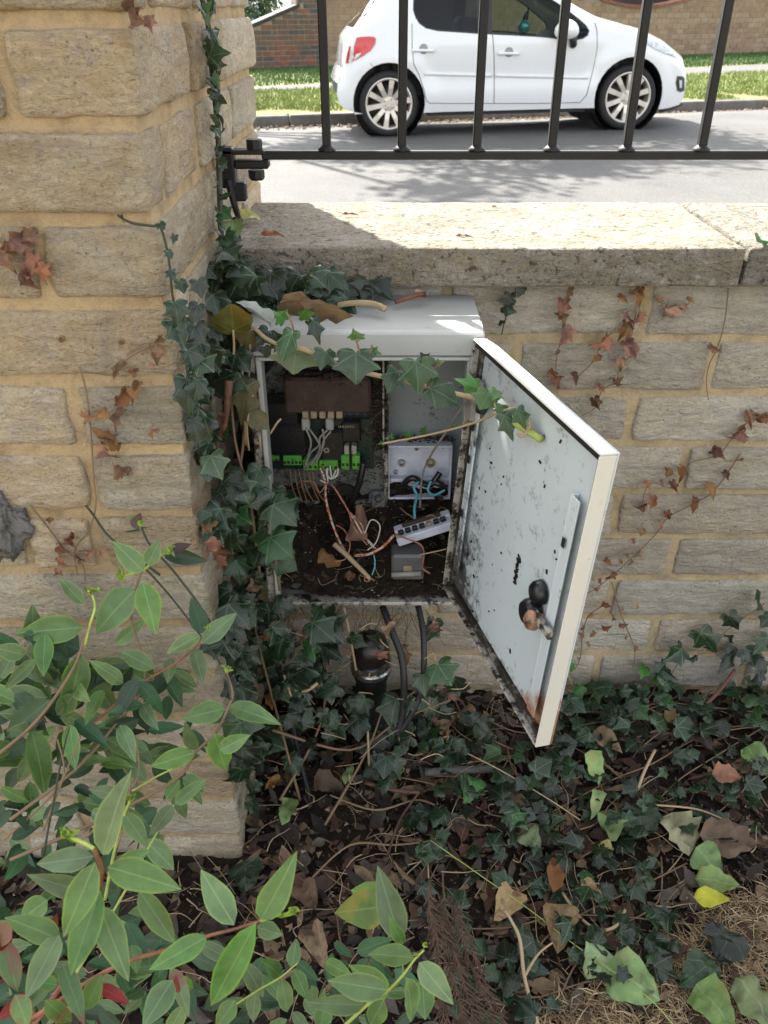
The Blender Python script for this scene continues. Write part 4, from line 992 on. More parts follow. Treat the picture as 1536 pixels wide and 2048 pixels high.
# junction box
jb = empty('junction_box', atY(838, 995, .965), 0, 'white plastic junction box without its lid, right side of the cabinet', 'junction box')
A = pb(775, 903, 891, 998, .958); x0, x1, z0, z1 = A; q = MB()
q.bbox(x0-jb.location.x, x1-jb.location.x, .972-jb.location.y, .978-jb.location.y, z0-jb.location.z, z1-jb.location.z, .001)
for (a, b, c_, d) in ((x0, x1, z1-.003, z1), (x0, x1, z0, z0+.003), (x0, x0+.003, z0+.0032, z1-.0032), (x1-.003, x1, z0+.0032, z1-.0032)): q.bbox(a-jb.location.x, b-jb.location.x, .956-jb.location.y, .9718-jb.location.y, c_-jb.location.z, d-jb.location.z, .001)
q.build('box_body', M_WPL, jb)
for (px, py, r_) in ((861, 927, .006), (803, 927, .0048), (791, 945, .003), (833, 897, .003)):
    c = atY(px, py, .969)-jb.location; q = MB(); q.lathe([(r_*.4, .002), (r_*.45, -.002), (r_, -.001), (r_*1.1, .004)], Matrix.Translation(c) @ Matrix.Rotation(-pi/2, 4, 'X'), 14); q.build('screw_post', M_LGREY if r_ < .005 else M_CREAM, jb, sharp=40)
q = MB(); a_ = pb(780, 898, 955, 962, .966); q.bbox(a_[0]-jb.location.x, a_[1]-jb.location.x, .962-jb.location.y, .9718-jb.location.y, a_[2]-jb.location.z, a_[3]-jb.location.z, .001); q.build('inner_ridge', M_WPL, jb)
wire('black_cable', [(806, 972, .955), (815, 960, .952), (828, 956, .95), (842, 965, .95), (860, 970, .95), (872, 957, .952), (880, 945, .955)], .0042, M_BPL, 'thick black cable bent inside the white junction box', cat='cable', n=8)
wire('black_cable', [(868, 965, .95), (880, 968, .948), (890, 978, .95)], .0042, M_BPL, 'short black cable stub at the lower right of the junction box', cat='cable', n=8)
wire('earth_wire', [(838, 962, .948), (828, 975, .942), (834, 992, .935), (829, 1015, .92), (830, 1040, .905)], .002, M_BLW, 'blue-green wire hanging from the junction box to the terminal strip')
wire('earth_wire', [(862, 962, .945), (856, 980, .94), (868, 990, .94), (890, 980, .942)], .0018, M_BLW, 'blue-green wire curling in the bottom of the junction box')
wire('cobweb_strand', [(945, 790, .80), (920, 820, .84), (895, 860, .875), (865, 905, .9), (845, 950, .92), (840, 1015, .92)], .0014, M_WEB, 'grey dusty root strand hanging across the junction box', cat='strand')
# tilted terminal strip, lying on the soil
ts = empty('terminal_strip', atY(848, 1062, .895), 0, 'tilted white terminal strip with dark contacts lying on the soil', 'terminal strip')
a = atY(793, 1078, .888); b = atY(905, 1043, .895); L = (b-a).length; rotm = (b-a).to_track_quat('X', 'Z').to_matrix().to_4x4()
ts.location = (a+b)/2; ts.rotation_euler = rotm.to_euler()
q = MB(); q.bbox(-L/2, L/2, -.006, .006, -.009, .003, .0012); q.build('strip_body', M_WPL, ts)
q = MB(); q.bbox(-L/2, L/2, .0062, .02, -.004, .0075, .0012); q.build('strip_back', M_WPL, ts)
for i in range(7):
    x = -L/2+.008+i*(L-.014)/6.5; q = MB(); q.bbox(x-.0035, x+.0035, -.0005, .006, .0032, .0085, .0008); q.build('contact', M_BPL if i not in (4,) else M_CREAM, ts)
q = MB(); q.bbox(-L/2+.012, L/2-.012, .0075, .014, .0078, .0125, .001); q.build('dark_bar', M_BRC, ts)
# small smoky box
sb = empty('clear_box', atY(815, 1160, .87), 0, 'small smoky clear plastic box half buried at the front of the soil', 'box')
A = pb(783, 848, 1110, 1160, .872); q = MB(); q.bbox(A[0]-sb.location.x, A[1]-sb.location.x, 0, .03, A[2]-sb.location.z, A[3]-sb.location.z, .003); q.build('body', M_CLEAR, sb)
q = MB(); z = A[2]-sb.location.z; q.tube([(A[0]-sb.location.x, -.003, z+.012), (A[1]-sb.location.x-.004, -.003, z+.014)], .0035, 8); q.build('metal_edge', M_LGREY, sb, True)
q = MB(); q.bbox(-.006, .006, -.002, .001, z+.016, z+.024, .001); q.build('rusty_plate', M_CREAM, sb)
# heap of soil in the cabinet
def heap(u, v):
    x = BX0+LI+.003+(BX1-BX0-2*LI-.006)*u; y = BY+.006+(.9875-BY-.006)*v
    z = BZ0+.010+.118*v**1.15+.016*(noise.noise(V((x*30, y*30, 1)))+.6*noise.noise(V((x*80, y*80, 1))))*min(1, .25+v*2)+.004*noise.noise(V((x*220, y*220, 4)))
    z += .012*max(0, 1-u*3)
    return V((x, y, z))
nu, nv = 90, 50; vs = [heap(i/nu, j/nv) for j in range(nv+1) for i in range(nu+1)]
fs = [(j*(nu+1)+i, j*(nu+1)+i+1, (j+1)*(nu+1)+i+1, (j+1)*(nu+1)+i) for j in range(nv) for i in range(nu)]
o = link('soil_heap', mesh('soil_heap', vs, fs, True, M_SOIL)); tag(o, 'dark soil and leaf mould heaped in the bottom of the open cabinet', 'soil', kind='stuff')
def crumbs(name, n, fn, s0, s1, m, label, cat='soil'):
    vs = []; fs = []
    for i in range(n):
        p = fn(); s = rnd(s0, s1)*(1 if random.random() < .9 else 1.8); b = len(vs)
        for d in ((1, 0, 0), (-1, 0, 0), (0, 1, 0), (0, -1, 0), (0, 0, 1), (0, 0, -1)): vs.append(p+V((d[0]*rnd(.6, 1.3), d[1]*rnd(.6, 1.3), d[2]*rnd(.4, .9)))*s)
        fs += [(b, b+2, b+4), (b+2, b+1, b+4), (b+1, b+3, b+4), (b+3, b, b+4), (b+2, b, b+5), (b+1, b+2, b+5), (b+3, b+1, b+5), (b, b+3, b+5)]
    o = link(name, mesh(name, vs, fs, False, m)); tag(o, label, cat, kind='stuff'); return o
crumbs('soil_crumbs', 2600, lambda: heap(random.random(), random.random()**.8)+V((0, 0, .001)), .0008, .0022, M_SOIL, 'crumbs of soil scattered over the heap inside the cabinet')
crumbs('grit_crumbs', 130, lambda: heap(random.random(), random.random())+V((0, 0, .002)), .0007, .0018, M_LGREY, 'pale grit specks on the soil inside the cabinet', 'grit')
M_MOULD = simple('leaf_mould_mat', (.045, .03, .02), .95, var=.5, scale=200)
def mould():
    px = random.choice((rnd(735, 775), rnd(560, 775), rnd(745, 775))); py = rnd(700, 900) if px > 735 else rnd(745, 772)
    Y = .945 if px > 735 else .93
    return atY(px, py, Y+rnd(-.006, .012))
crumbs('debris_crumbs', 1500, mould, .0008, .0025, M_MOULD, 'matted brown leaf mould clinging to the top of the control unit', 'debris')
def flk():
    u_ = random.random(); return V((BX1-rnd(.001, .016), BY+rnd(-.001, .006), BZ0+(BZ1-BZ0-.03)*u_))
crumbs('dirt_crumbs', 900, flk, .0006, .002, M_MOULD, 'black dirt caked in the channel between the cabinet and its door', 'dirt')
crumbs('shelf_crumbs', 260, lambda: atY(rnd(778, 905), rnd(868, 890), .975)+V((0, rnd(-.01, .0), 0)), .0008, .0024, M_MOULD, 'brown debris lying along the top of the white junction box', 'debris')

# below the cabinet: glands, pipes and cables
pp = empty('cable_gland', atY(742, 1345, .875), 0, 'glossy black cable gland with a steel ring under the cabinet', 'cable gland')
def lc(o_, r, z0, z1, nm, m, prof=None):
    q = MB(); q.lathe(prof or [(r*.9, z1), (r, z1-.003), (r, z0+.003), (r*.9, z0)], Matrix.Identity(4), 28); return q.build(nm, m, o_, sharp=45)
lc(pp, .03, 0, .03, 'pipe', M_BPL, [(.022, -.22), (.022, -.01), (.026, 0.0), (.026, .008)])
lc(pp, 0, 0, 0, 'gland_ring', M_CHR, [(.026, .006), (.0285, .007), (.029, .013), (.0265, .015), (.0265, .018), (.029, .02), (.0285, .026), (.025, .027)])
lc(pp, 0, 0, 0, 'gland_dome', simple('gland_dome_mat', (.012, .008, .007), .3), [(.026, .027), (.026, .045), (.022, .06), (.012, .068), (0, .07)])
ep = empty('conduit_pipe', atY(697, 1399, .885), 0, 'open end of a dark plastic conduit poking out among ivy below the cabinet', 'pipe')
d = (CAM-ep.location).normalized(); d = (d+V((0, 0, .15))).normalized(); q = MB(); Mq = d.to_track_quat('Z', 'Y').to_matrix().to_4x4(); q.lathe([(.008, -.05), (.0085, 0), (.0125, .001), (.0135, -.003), (.0135, -.09)], Mq, 22); q.build('pipe_wall', M_BPL, ep, sharp=45)
wire('black_cable', [(836, 1212, .885), (846, 1260, .86), (848, 1310, .84), (845, 1365, .825), (830, 1415, .81), (800, 1465, .80)], .0042, M_RUBBER, 'black cable hanging in a long curve right of the gland', cat='cable', n=8)
wire('black_cable', [(765, 1212, .88), (785, 1265, .85), (802, 1310, .835), (808, 1360, .82), (806, 1420, .81), (795, 1470, .80)], .005, M_RUBBER, 'thick black cable passing in front of the glossy gland', cat='cable', n=8)
wire('black_cable', [(572, 1340, .86), (582, 1430, .85), (600, 1520, .83), (618, 1590, .81), (622, 1650, .79)], .004, M_RUBBER, 'thin black cable running down to the soil beside the pillar', cat='cable', n=8)
# ================================================================== GARDEN GROUND
def gz_(x, y):
    z = .0
    if x > PX-.05: z += .042*min(1, max(0, (y-.72)/.26))
    z += .010*noise.noise(V((x*6, y*6, 2)))+.005*noise.noise(V((x*19, y*19, 5)))
    d = (x-.2)*.55-(y-.42)          # the lawn corner at lower right lies a little higher
    if d > 0: z += min(.018, d*.12)
    return z
NX, NY = 190, 130; x0, x1, y0, y1 = -.9, 1.3, -.1, 1.02
vs = []; gxs = [x0+(x1-x0)*i/NX for i in range(NX+1)]; gys = [y0+(y1-y0)*j/NY for j in range(NY+1)]
for y in gys:
    for x in gxs: vs.append(V((x, y, gz_(x, y)+.004*noise.noise(V((x*60, y*60, 8)))+.0025*noise.noise(V((x*150, y*150, 3))))))
fs = [(j*(NX+1)+i, j*(NX+1)+i+1, (j+1)*(NX+1)+i+1, (j+1)*(NX+1)+i) for j in range(NY) for i in range(NX)]
o = link('garden_soil', mesh('garden_soil', vs, fs, True, M_SOIL)); o['kind'] = 'structure'
M_LAWN = simple('dry_lawn_mat', (.2, .15, .085), .95, var=.35, scale=20, bump=(90, 1, .01))
sheet('garden_lawn', [[(-6, -6, -.03), (8, -6, -.03)], [(-6, 1.0, -.03), (8, 1.0, -.03)]], M_LAWN)

# ================================================================== LEAVES
def cdt_leaf(outline, inner, zf, m, uvs=(.82, .18), name='leaf', flat=None):
    vs = [V(p) for p in outline]; n = len(vs); es = [(i, (i+1) % n) for i in range(n)]; vs += [V(p) for p in inner]
    ov, oe, of, *_ = geometry.delaunay_2d_cdt(vs, es, [], 0, 1e-6); P = [tuple(p) for p in outline]; F_ = []
    for f in of:
        cx = sum(ov[i][0] for i in f)/3; cy = sum(ov[i][1] for i in f)/3
        if inpoly(cx, cy, P): F_.append(tuple(f))
    return mesh(name, [V((v[0], v[1], zf(v[0], v[1]))) for v in ov], F_, True, m, [(v[0]*uvs[0]+.5, v[1]*uvs[0]+uvs[1]) for v in ov])
IVO = [(0, 0), (.08, -.07), (.2, -.12), (.36, -.12), (.5, -.02), (.46, .08), (.38, .16), (.42, .25), (.52, .34), (.62, .47), (.48, .50), (.36, .53), (.27, .58), (.2, .68), (.1, .86), (0, 1.0)]
def ivy_mesh(m, seed, lob=1.0, cup=.25, curl=.2, crumple=.05):
    r_ = random.Random(seed); R_ = []
    for sgn in (1, -1):
        h = []
        for i, (x, y) in enumerate(IVO):
            k = 1 if i in (0, len(IVO)-1) else 1+r_.uniform(-.09, .09)
            # lob < 1 gives rounder, shallower lobes
            X, Y = x*k, y*(1+r_.uniform(-.03, .03))
            if lob < 1:
                a = atan2(x, y-.3); rr = .47; X = X*lob+(rr*sin(a))*(1-lob); Y = Y*lob+(.3+rr*1.15*cos(a))*(1-lob)
                if i == 0: X = 0; Y = 0
                if i == len(IVO)-1: X = 0
            h.append((sgn*X, Y))
        R_.append(h)
    out = R_[0]+R_[1][1:-1][::-1]
    inner = [(0, .2), (0, .4), (0, .6), (0, .8), (.15, .1), (-.15, .1), (.2, .3), (-.2, .3), (.15, .5), (-.15, .5), (.32, .3), (-.32, .3), (.3, .02), (-.3, .02), (.4, .4), (-.4, .4)]
    ph = r_.uniform(0, 9)
    return cdt_leaf(out, inner, lambda x, y: cup*abs(x)-curl*(y-.4)**2-.25*curl*x*x*4+crumple*noise.noise(V((x*3+ph, y*3, ph)))+crumple*.5*noise.noise(V((x*8+ph, y*8, ph))), m, name='ivy_leaf')
def lance_mesh(m, seed, cup=.2, curl=.35, crumple=.03, asym=.0, tip=1.0, rows=9, name='leaf', twist=0.0, mode=0):
    r_ = random.Random(seed); vs = []; uv = []; ed = []; cols = (-1, -.55, 0, .55, 1); ph = r_.uniform(0, 9)
    for i in range(rows+1):
        t_ = i/rows
        w = sin(pi*t_**.72)**.85 if mode == 0 else (sin(pi*min(1, t_**.62))**.7)
        w *= .5*(1+r_.uniform(-.05, .05)*(1 if mode == 0 else 3.2)); w = max(w, .012)
        if i == rows: w = .004
        for u in cols:
            x = u*w+asym*sin(pi*t_)*.1; z = cup*abs(x)-curl*(t_-.1)**2+crumple*noise.noise(V((x*4+ph, t_*4, ph)))+crumple*.7*noise.noise(V((x*9, t_*9+ph, 2)))
            z += twist*u*w*(t_-.5)
            vs.append(V((x, t_, z))); uv.append((x+.5, t_)); ed.append(abs(u))
    n = len(cols); F_ = [(i*n+k, i*n+k+1, (i+1)*n+k+1, (i+1)*n+k) for i in range(rows) for k in range(n-1)]
    me = mesh(name, vs, F_, True, m, uv); at = me.attributes.new('edge', 'FLOAT', 'POINT'); at.data.foreach_set('value', ed); return me
def lmat(B, T, w, n, zs=None):
    d = T-B; L = d.length; d.normalize(); n = n-d*n.dot(d); n = n.normalized() if n.length > 1e-5 else d.orthogonal().normalized(); s = d.cross(n)
    M_ = Matrix.Identity(4); zs = zs or min(L, max(w, L*.5))
    for i in range(3): M_[i][0] = s[i]*w; M_[i][1] = d[i]*L; M_[i][2] = n[i]*zs; M_[i][3] = B[i]
    return M_
def put(name, meshes, parent, B, T, w, n, label=None, cat=None, group=None):
    o = bpy.data.objects.new(name, random.choice(meshes) if isinstance(meshes, list) else meshes); C.objects.link(o)
    if parent is not None: o.parent = parent; B = B-parent.location; T = T-parent.location
    o.matrix_local = lmat(B, T, w, n)
    if label: tag(o, label, cat, group)
    return o
def jit(k): return V((rnd(-k, k), rnd(-k, k), rnd(-k, k)))
def tocam(p, k=.5, up=.3): return (CAM-p).normalized()+V((0, 0, up))+jit(k)
IV = {k: [ivy_mesh(m, i*7+3, lob, cup, curl, cr_) for i, (lob, cup, curl, cr_) in enumerate(((1, .15, .45, .14), (.8, .3, .6, .16), (.6, .1, .5, .12), (.95, .5, .25, .12)))]
      for k, m in (('d', M_IVY), ('m', M_IVYM), ('l', M_IVYL), ('p', M_IVYP), ('o', M_IVYO))}
IVR = [ivy_mesh(M_IVYO, 5, .25, .1, .3, .08)]
IDEAD = [ivy_mesh(M_DEADI, 40+i, (1, .9, .8, 1)[i], (1.6, .9, 2.2, .5)[i], (1.4, .8, 2.0, .9)[i], .45) for i in range(4)]
HY = {k: [lance_mesh(m, i+2, (.28, .2, .4)[i], (.25, .4, .1)[i], .035) for i in range(3)] for k, m in (('g', M_HYP), ('r', M_HYPR), ('d', M_HYPD), ('y', M_HYPY))}
def dl(m, s, cup=.5, curl=.5, cr_=.2, tw=.5, mode=1): return lance_mesh(m, s, cup, curl, cr_, twist=tw, mode=mode)

# ------------------------------------------------------------------ foreground shrub
def pxleaf(parent, kind, bx, by, tx, ty, w, D, name='leaf', k=.35, dd=None):
    B = atD(bx, by, D); dd = rnd(-.03, .02) if dd is None else dd; T = atD(tx, ty, D+dd)
    return put(name, HY[kind], parent, B, T, w*.95*D/F, tocam(B, k, .25))
HYB = [lance_mesh(m_leaf('young_leaf_mat', (.24, .36, .06), (.36, .46, .12), kind='lance', gloss=.4, trans=.3), i, .9, -.5, .04) for i in (71, 72)]
def bud(parent, px, py, r_, D, s=(0, 1)):
    c = atD(px, py, D); rr = r_*D/F
    for i in range(5):
        w = rnd(0, 6.28); d = V((cos(w), rnd(-.7, .4), sin(w)*.8+.5)).normalized()*rr*rnd(.9, 1.5); put('young_leaf', HYB, parent, c-d*.35, c+d, rr*rnd(.5, .8), tocam(c, .8))
    q = MB(); q.lathe([(0, -rr*.6), (rr*.28, -rr*.4), (rr*.36, 0), (rr*.24, rr*.4), (0, rr*.6)], Matrix.Translation(c-parent.location), 8); q.build('flower_bud', M_BUD, parent, True)
def pstem(parent, pts, r0, r1, m, name='stem'):
    P = [atD(p[0], p[1], p[2])-parent.location for p in pts]; q = MB(); q.tube(spline(P, 5), (r0*.62, r1*.62), 7); return q.build(name, m, parent, True)
sa = empty('leafy_shrub', V((-.34, .40, 0)), 0, 'green shrub with long dark arching shoots reaching up in front of the pillar', 'shrub')
sb_ = empty('leafy_shrub', V((-.30, .22, 0)), 0, 'large-leaved shrub at the lower left with red-tinged leaves and a cut bud', 'shrub')
sc_ = empty('leafy_shrub', V((.03, .25, 0)), 0, 'small leafy shoots with pointed leaves at the bottom, right of the red-tinged shrub', 'shrub')
DA = .80
LA = [(287, 1142, 227, 1085, 46), (285, 1165, 312, 1266, 52), (270, 1180, 180, 1268, 74), (325, 1105, 415, 1123, 34), (295, 1130, 318, 1082, 34), (167, 1255, 38, 1265, 62), (160, 1300, 50, 1262, 78), (162, 1308, 133, 1446, 58),
      (167, 1333, 231, 1427, 58), (167, 1208, 118, 1155, 30), (275, 1358, 225, 1437, 38), (275, 1362, 333, 1430, 34), (308, 1337, 237, 1300, 38), (246, 1367, 183, 1320, 34), (404, 1267, 385, 1194, 38), (404, 1287, 473, 1225, 40), (400, 1271, 333, 1306, 34),
      (388, 1296, 406, 1367, 36), (346, 1342, 396, 1375, 24), (342, 1317, 335, 1365, 28), (458, 1412, 558, 1444, 42), (450, 1417, 362, 1437, 48), (429, 1467, 454, 1550, 52), (388, 1506, 300, 1533, 42), (390, 1500, 370, 1450, 30), (292, 1562, 240, 1496, 38),
      (100, 1400, -5, 1482, 56), (95, 1395, -25, 1390, 48), (62, 1460, 100, 1596, 56), (50, 1310, -15, 1295, 38), (72, 1317, 8, 1380, 28), (103, 935, 182, 933, 44), (50, 930, 55, 978, 32), (40, 925, 20, 905, 26), (62, 920, 80, 900, 30),
      (280, 1060, 225, 1052, 22), (283, 1056, 305, 1032, 26), (276, 1056, 262, 1030, 20), (150, 1440, 215, 1490, 34), (140, 1450, 150, 1540, 36), (230, 1290, 290, 1240, 30), (205, 1380, 170, 1450, 30), (440, 1500, 500, 1470, 36), (360, 1560, 330, 1600, 34), (365, 1555, 410, 1580, 34),
      (240, 1450, 270, 1520, 34), (180, 1500, 120, 1530, 34), (60, 1350, 90, 1300, 30)]
for l in LA: pxleaf(sa, 'g' if random.random() < .85 else 'd', *l, DA+rnd(-.03, .03) if l[1] > 1080 else .86)
for (a_, b_, c_, d_, w_) in ((272, 1058, 276, 1025, 26), (335, 1108, 380, 1085, 24)): put('leaf', [lance_mesh(M_PUR, 4, .3, .5)], sa, atD(a_, b_, DA), atD(c_, d_, DA), w_*DA/F, tocam(atD(a_, b_, DA)))
for b in ((240, 1153, 17), (336, 1102, 15), (178, 1184, 13), (197, 1180, 11), (453, 1340, 13), (42, 912, 15), (60, 935, 12), (280, 1048, 10), (415, 1257, 8)): bud(sa, *b, DA-.01 if b[1] > 1000 else .855)
pstem(sa, [(40, 915, .86), (85, 938, .86), (128, 972, .86), (175, 1015, .85), (215, 1070, .83), (262, 1108, .82), (320, 1150, .82)], .0017, .0022, M_STEMD)
pstem(sa, [(262, 1108, .82), (330, 1180, .82), (400, 1270, .82), (450, 1345, .8), (462, 1400, .79)], .0017, .0014, M_STEMD)
pstem(sa, [(283, 1055, .84), (300, 1090, .83), (345, 1140, .82), (395, 1205, .82), (430, 1260, .81), (470, 1320, .8)], .0017, .0022, M_STEMD)
pstem(sa, [(336, 1100, .8), (305, 1125, .8), (285, 1140, .8), (245, 1153, .8)], .0022, .0022, M_BUD); pstem(sa, [(185, 1190, .8), (190, 1215, .8), (180, 1250, .8), (170, 1290, .8)], .0022, .0022, M_BUD)
pstem(sa, [(180, 1250, .8), (165, 1290, .8), (150, 1330, .8), (110, 1395, .79), (60, 1455, .79), (-30, 1530, .78)], .002, .0028, M_STEMB)
pstem(sa, [(285, 1140, .8), (262, 1230, .81), (290, 1360, .82), (230, 1450, .82), (150, 1540, .8), (20, 1640, .78)], .0018, .0028, M_STEMB)
pstem(sa, [(453, 1345, .8), (465, 1385, .8), (458, 1412, .8), (430, 1467, .8), (390, 1506, .8), (350, 1560, .8), (200, 1640, .78), (20, 1720, .76)], .0018, .0028, M_STEMB)
pstem(sa, [(404, 1275, .8), (385, 1300, .8), (346, 1330, .8), (290, 1362, .81), (240, 1400, .82), (150, 1480, .82)], .0017, .002, M_STEMR)
LB = [(205, 1710, 247, 1550, 70, .54), (187, 1712, 62, 1731, 52, .56), (215, 1734, 362, 1775, 66, .55), (190, 1725, 125, 1880, 62, .54), (200, 1781, 140, 1953, 62, .55), (200, 1812, 256, 1962, 58, .56), (278, 1780, 352, 1890, 48, .6), (190, 1790, 55, 1750, 46, .6),
      (120, 1880, 10, 1830, 55, .55), (118, 1870, 50, 2000, 52, .54), (203, 1950, 165, 2030, 40, .57), (247, 1625, 297, 1695, 38, .62), (240, 1590, 178, 1578, 30, .62), (347, 1610, 298, 1672, 34, .68), (350, 1608, 410, 1558, 30, .68), (290, 1680, 350, 1740, 46, .7),
      (468, 1850, 400, 1738, 58, .54), (522, 1840, 590, 1715, 60, .54), (512, 1845, 418, 2018, 64, .53), (415, 1872, 293, 1945, 50, .55), (515, 1855, 565, 1870, 38, .56), (345, 1960, 285, 2055, 54, .58), (235, 1740, 300, 1700, 40, .66), (95, 1800, 40, 1840, 50, .64), (250, 1850, 215, 1900, 44, .66), (262, 1890, 275, 1940, 34, .62)]
for l in LB: pxleaf(sb_, 'g', *l)
for l in ((125, 1930, 168, 2045, 40, .55), (8, 1880, 35, 1985, 46, .56), (30, 1990, 60, 2060, 44, .55), (340, 1935, 385, 2035, 36, .6), (20, 1840, -20, 1900, 50, .55), (90, 2000, 150, 2055, 40, .56), (200, 1975, 262, 2002, 28, .58), (105, 1975, 20, 2030, 36, .57), (115, 1970, 60, 1962, 30, .57)): pxleaf(sb_, 'r', *l)
M_REDL = [lance_mesh(m_leaf('red_leaf_mat', (.2, .04, .03), (.3, .1, .07), kind='lance', gloss=.45), 3)]
for l in ((195, 1972, 258, 2004, 26, .58), (60, 1985, -10, 2045, 30, .57), (12, 1900, -8, 1840, 36, .56), (100, 1870, 112, 1835, 22, .57), (355, 1985, 350, 1955, 18, .59)): put('leaf', M_REDL, sb_, atD(l[0], l[1], l[5]), atD(l[2], l[3], l[5]-.01), l[4]*l[5]/F, tocam(atD(l[0], l[1], l[5])))
for b in ((135, 1668, 21, .54), (262, 1596, 15, .62), (587, 1822, 17, .53), (565, 1832, 9, .53)): bud(sb_, *b)
pstem(sb_, [(135, 1672, .54), (165, 1685, .54), (188, 1697, .54)], .002, .0022, M_BUD); pstem(sb_, [(188, 1697, .54), (203, 1740, .55), (198, 1780, .56), (185, 1850, .58), (130, 1960, .6), (60, 2060, .6)], .0025, .0032, M_STEMR)
pstem(sb_, [(585, 1825, .53), (550, 1832, .54), (520, 1842, .54)], .0014, .0016, M_BUD); pstem(sb_, [(520, 1842, .54), (470, 1858, .54), (415, 1872, .55), (340, 1898, .56), (270, 1918, .57), (190, 1955, .58), (60, 2040, .6)], .0014, .0028, M_STEMR)
pstem(sb_, [(262, 1598, .62), (245, 1640, .62), (225, 1720, .62), (210, 1800, .62)], .0015, .002, M_BUD); pstem(sb_, [(345, 1538, .68), (310, 1555, .67), (265, 1582, .63)], .001, .0012, M_STEMG)
pstem(sb_, [(348, 1610, .68), (300, 1690, .68), (240, 1800, .66), (150, 1950, .64)], .001, .002, M_STEMG)
LC = [(828, 1916, 733, 1905, 46, .6), (775, 1980, 655, 1962, 56, .6), (838, 1925, 906, 2006, 50, .6), (812, 1956, 832, 2052, 48, .6), (800, 1880, 757, 1738, 60, .66), (806, 1888, 780, 1838, 26, .62), (730, 2010, 612, 2008, 40, .62), (768, 2000, 735, 2060, 46, .62), (775, 1990, 700, 1930, 50, .66),
      (584, 1937, 593, 1875, 30, .68), (588, 1940, 617, 2000, 32, .68), (562, 1956, 580, 2040, 36, .68), (518, 1978, 488, 1925, 40, .7), (512, 1982, 503, 2048, 34, .7), (470, 2000, 430, 2060, 40, .68), (560, 1950, 525, 1920, 34, .7), (650, 2010, 640, 2060, 40, .66), (480, 1950, 450, 1900, 36, .72), (845, 1960, 850, 2040, 50, .63)]
for l in LC: pxleaf(sc_, 'g', *l)
pxleaf(sc_, 'y', 775, 1812, 672, 1825, 78, .74); pxleaf(sc_, 'y', 775, 1800, 700, 1780, 60, .76)
for b in ((848, 1890, 9, .6), (835, 1912, 9, .6)): bud(sc_, *b)
pstem(sc_, [(848, 1900, .6), (828, 1920, .6), (806, 1950, .6), (775, 1982, .61), (740, 2005, .62), (680, 2060, .63)], .0012, .0022, M_STEMG); pstem(sc_, [(596, 1925, .68), (560, 1955, .68), (520, 1978, .69), (470, 2010, .7)], .0009, .0014, M_STEMG)
pstem(sc_, [(806, 1950, .6), (800, 1880, .64), (778, 1812, .7), (775, 1790, .74)], .001, .001, M_STEMG)
# leaves deeper in the shrubs
def fill(parent, n, poly, D0, D1, kinds, L0=.03, L1=.05):
    xs_ = [p[0] for p in poly]; ys_ = [p[1] for p in poly]; k = 0
    while k < n:
        px, py = rnd(min(xs_), max(xs_)), rnd(min(ys_), max(ys_))
        if not inpoly(px, py, poly): continue
        D = rnd(D0, D1); B = atD(px, py, D)
        if B.z < .01: continue
        d = V((rnd(-1, 1), rnd(-.6, .2), rnd(-1, .5))).normalized()*rnd(L0, L1)
        if B.x < PX+.03 and max(B.y, (B+d).y) > PY0-.015: continue
        put('leaf', HY[random.choice(kinds)], parent, B, B+d, d.length*rnd(.36, .46), tocam(B, .7)); k += 1
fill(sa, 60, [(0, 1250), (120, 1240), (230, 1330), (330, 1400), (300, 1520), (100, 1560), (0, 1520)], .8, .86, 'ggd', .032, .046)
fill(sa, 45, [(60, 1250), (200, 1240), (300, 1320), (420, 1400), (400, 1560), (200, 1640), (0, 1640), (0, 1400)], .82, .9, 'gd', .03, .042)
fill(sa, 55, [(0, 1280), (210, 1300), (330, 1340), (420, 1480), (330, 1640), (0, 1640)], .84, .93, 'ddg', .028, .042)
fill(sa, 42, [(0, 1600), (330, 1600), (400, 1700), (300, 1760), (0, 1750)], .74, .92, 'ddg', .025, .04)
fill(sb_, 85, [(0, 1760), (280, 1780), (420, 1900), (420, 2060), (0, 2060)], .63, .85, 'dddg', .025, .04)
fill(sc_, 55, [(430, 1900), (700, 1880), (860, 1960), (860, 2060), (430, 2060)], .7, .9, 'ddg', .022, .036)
for i in range(9):
    a_, b_ = rnd(0, 300), rnd(1380, 2000); q = atD(a_, b_, .72); 
    if q.z > .05: pstem(random.choice((sa, sb_)), [(a_, b_, .74), (a_+rnd(-60, 20), b_+rnd(60, 120), .75), (a_+rnd(-140, 0), b_+rnd(150, 260), .74)], .001, .0018, random.choice((M_STEMB, M_STEMD)))

# ------------------------------------------------------------------ ivy between pillar and cabinet
def ivyP(px, py):
    if px < 560:
        p = atX(px, py, -.181+rnd(0, .012))
        if .70 < p.y < .95: return p
    return atY(px, py, rnd(.815, .87) if py < 1230 else rnd(.78, .93))
def ivypatch(name, label, poly, n, ks, L0, L1, parent=None, down=.6):
    root = parent or empty(name, V((-.17, .84, .05)), 0, label, 'ivy'); xs_ = [p[0] for p in poly]; ys_ = [p[1] for p in poly]; k = 0
    while k < n:
        px, py = rnd(min(xs_), max(xs_)), rnd(min(ys_), max(ys_))
        if not inpoly(px, py, poly): continue
        B = ivyP(px, py)
        if B.z < .02: continue
        d = V((rnd(-1, 1), rnd(-.5, .1), rnd(-1, 1)*(1-down)-down)).normalized()*rnd(L0, L1)
        put('leaf', IV[random.choice(ks)], root, B, B+d, d.length*rnd(.85, 1.05), tocam(B, .55, .35)); k += 1
    return root
iv1 = ivypatch('climbing_ivy', 'dense dark ivy climbing between the pillar and the left side of the cabinet', [(400, 640), (470, 640), (490, 720), (470, 860), (545, 950), (560, 1040), (560, 1180), (500, 1230), (450, 1200), (425, 1050), (400, 900), (390, 800)], 66, 'ddddddm', .018, .036)
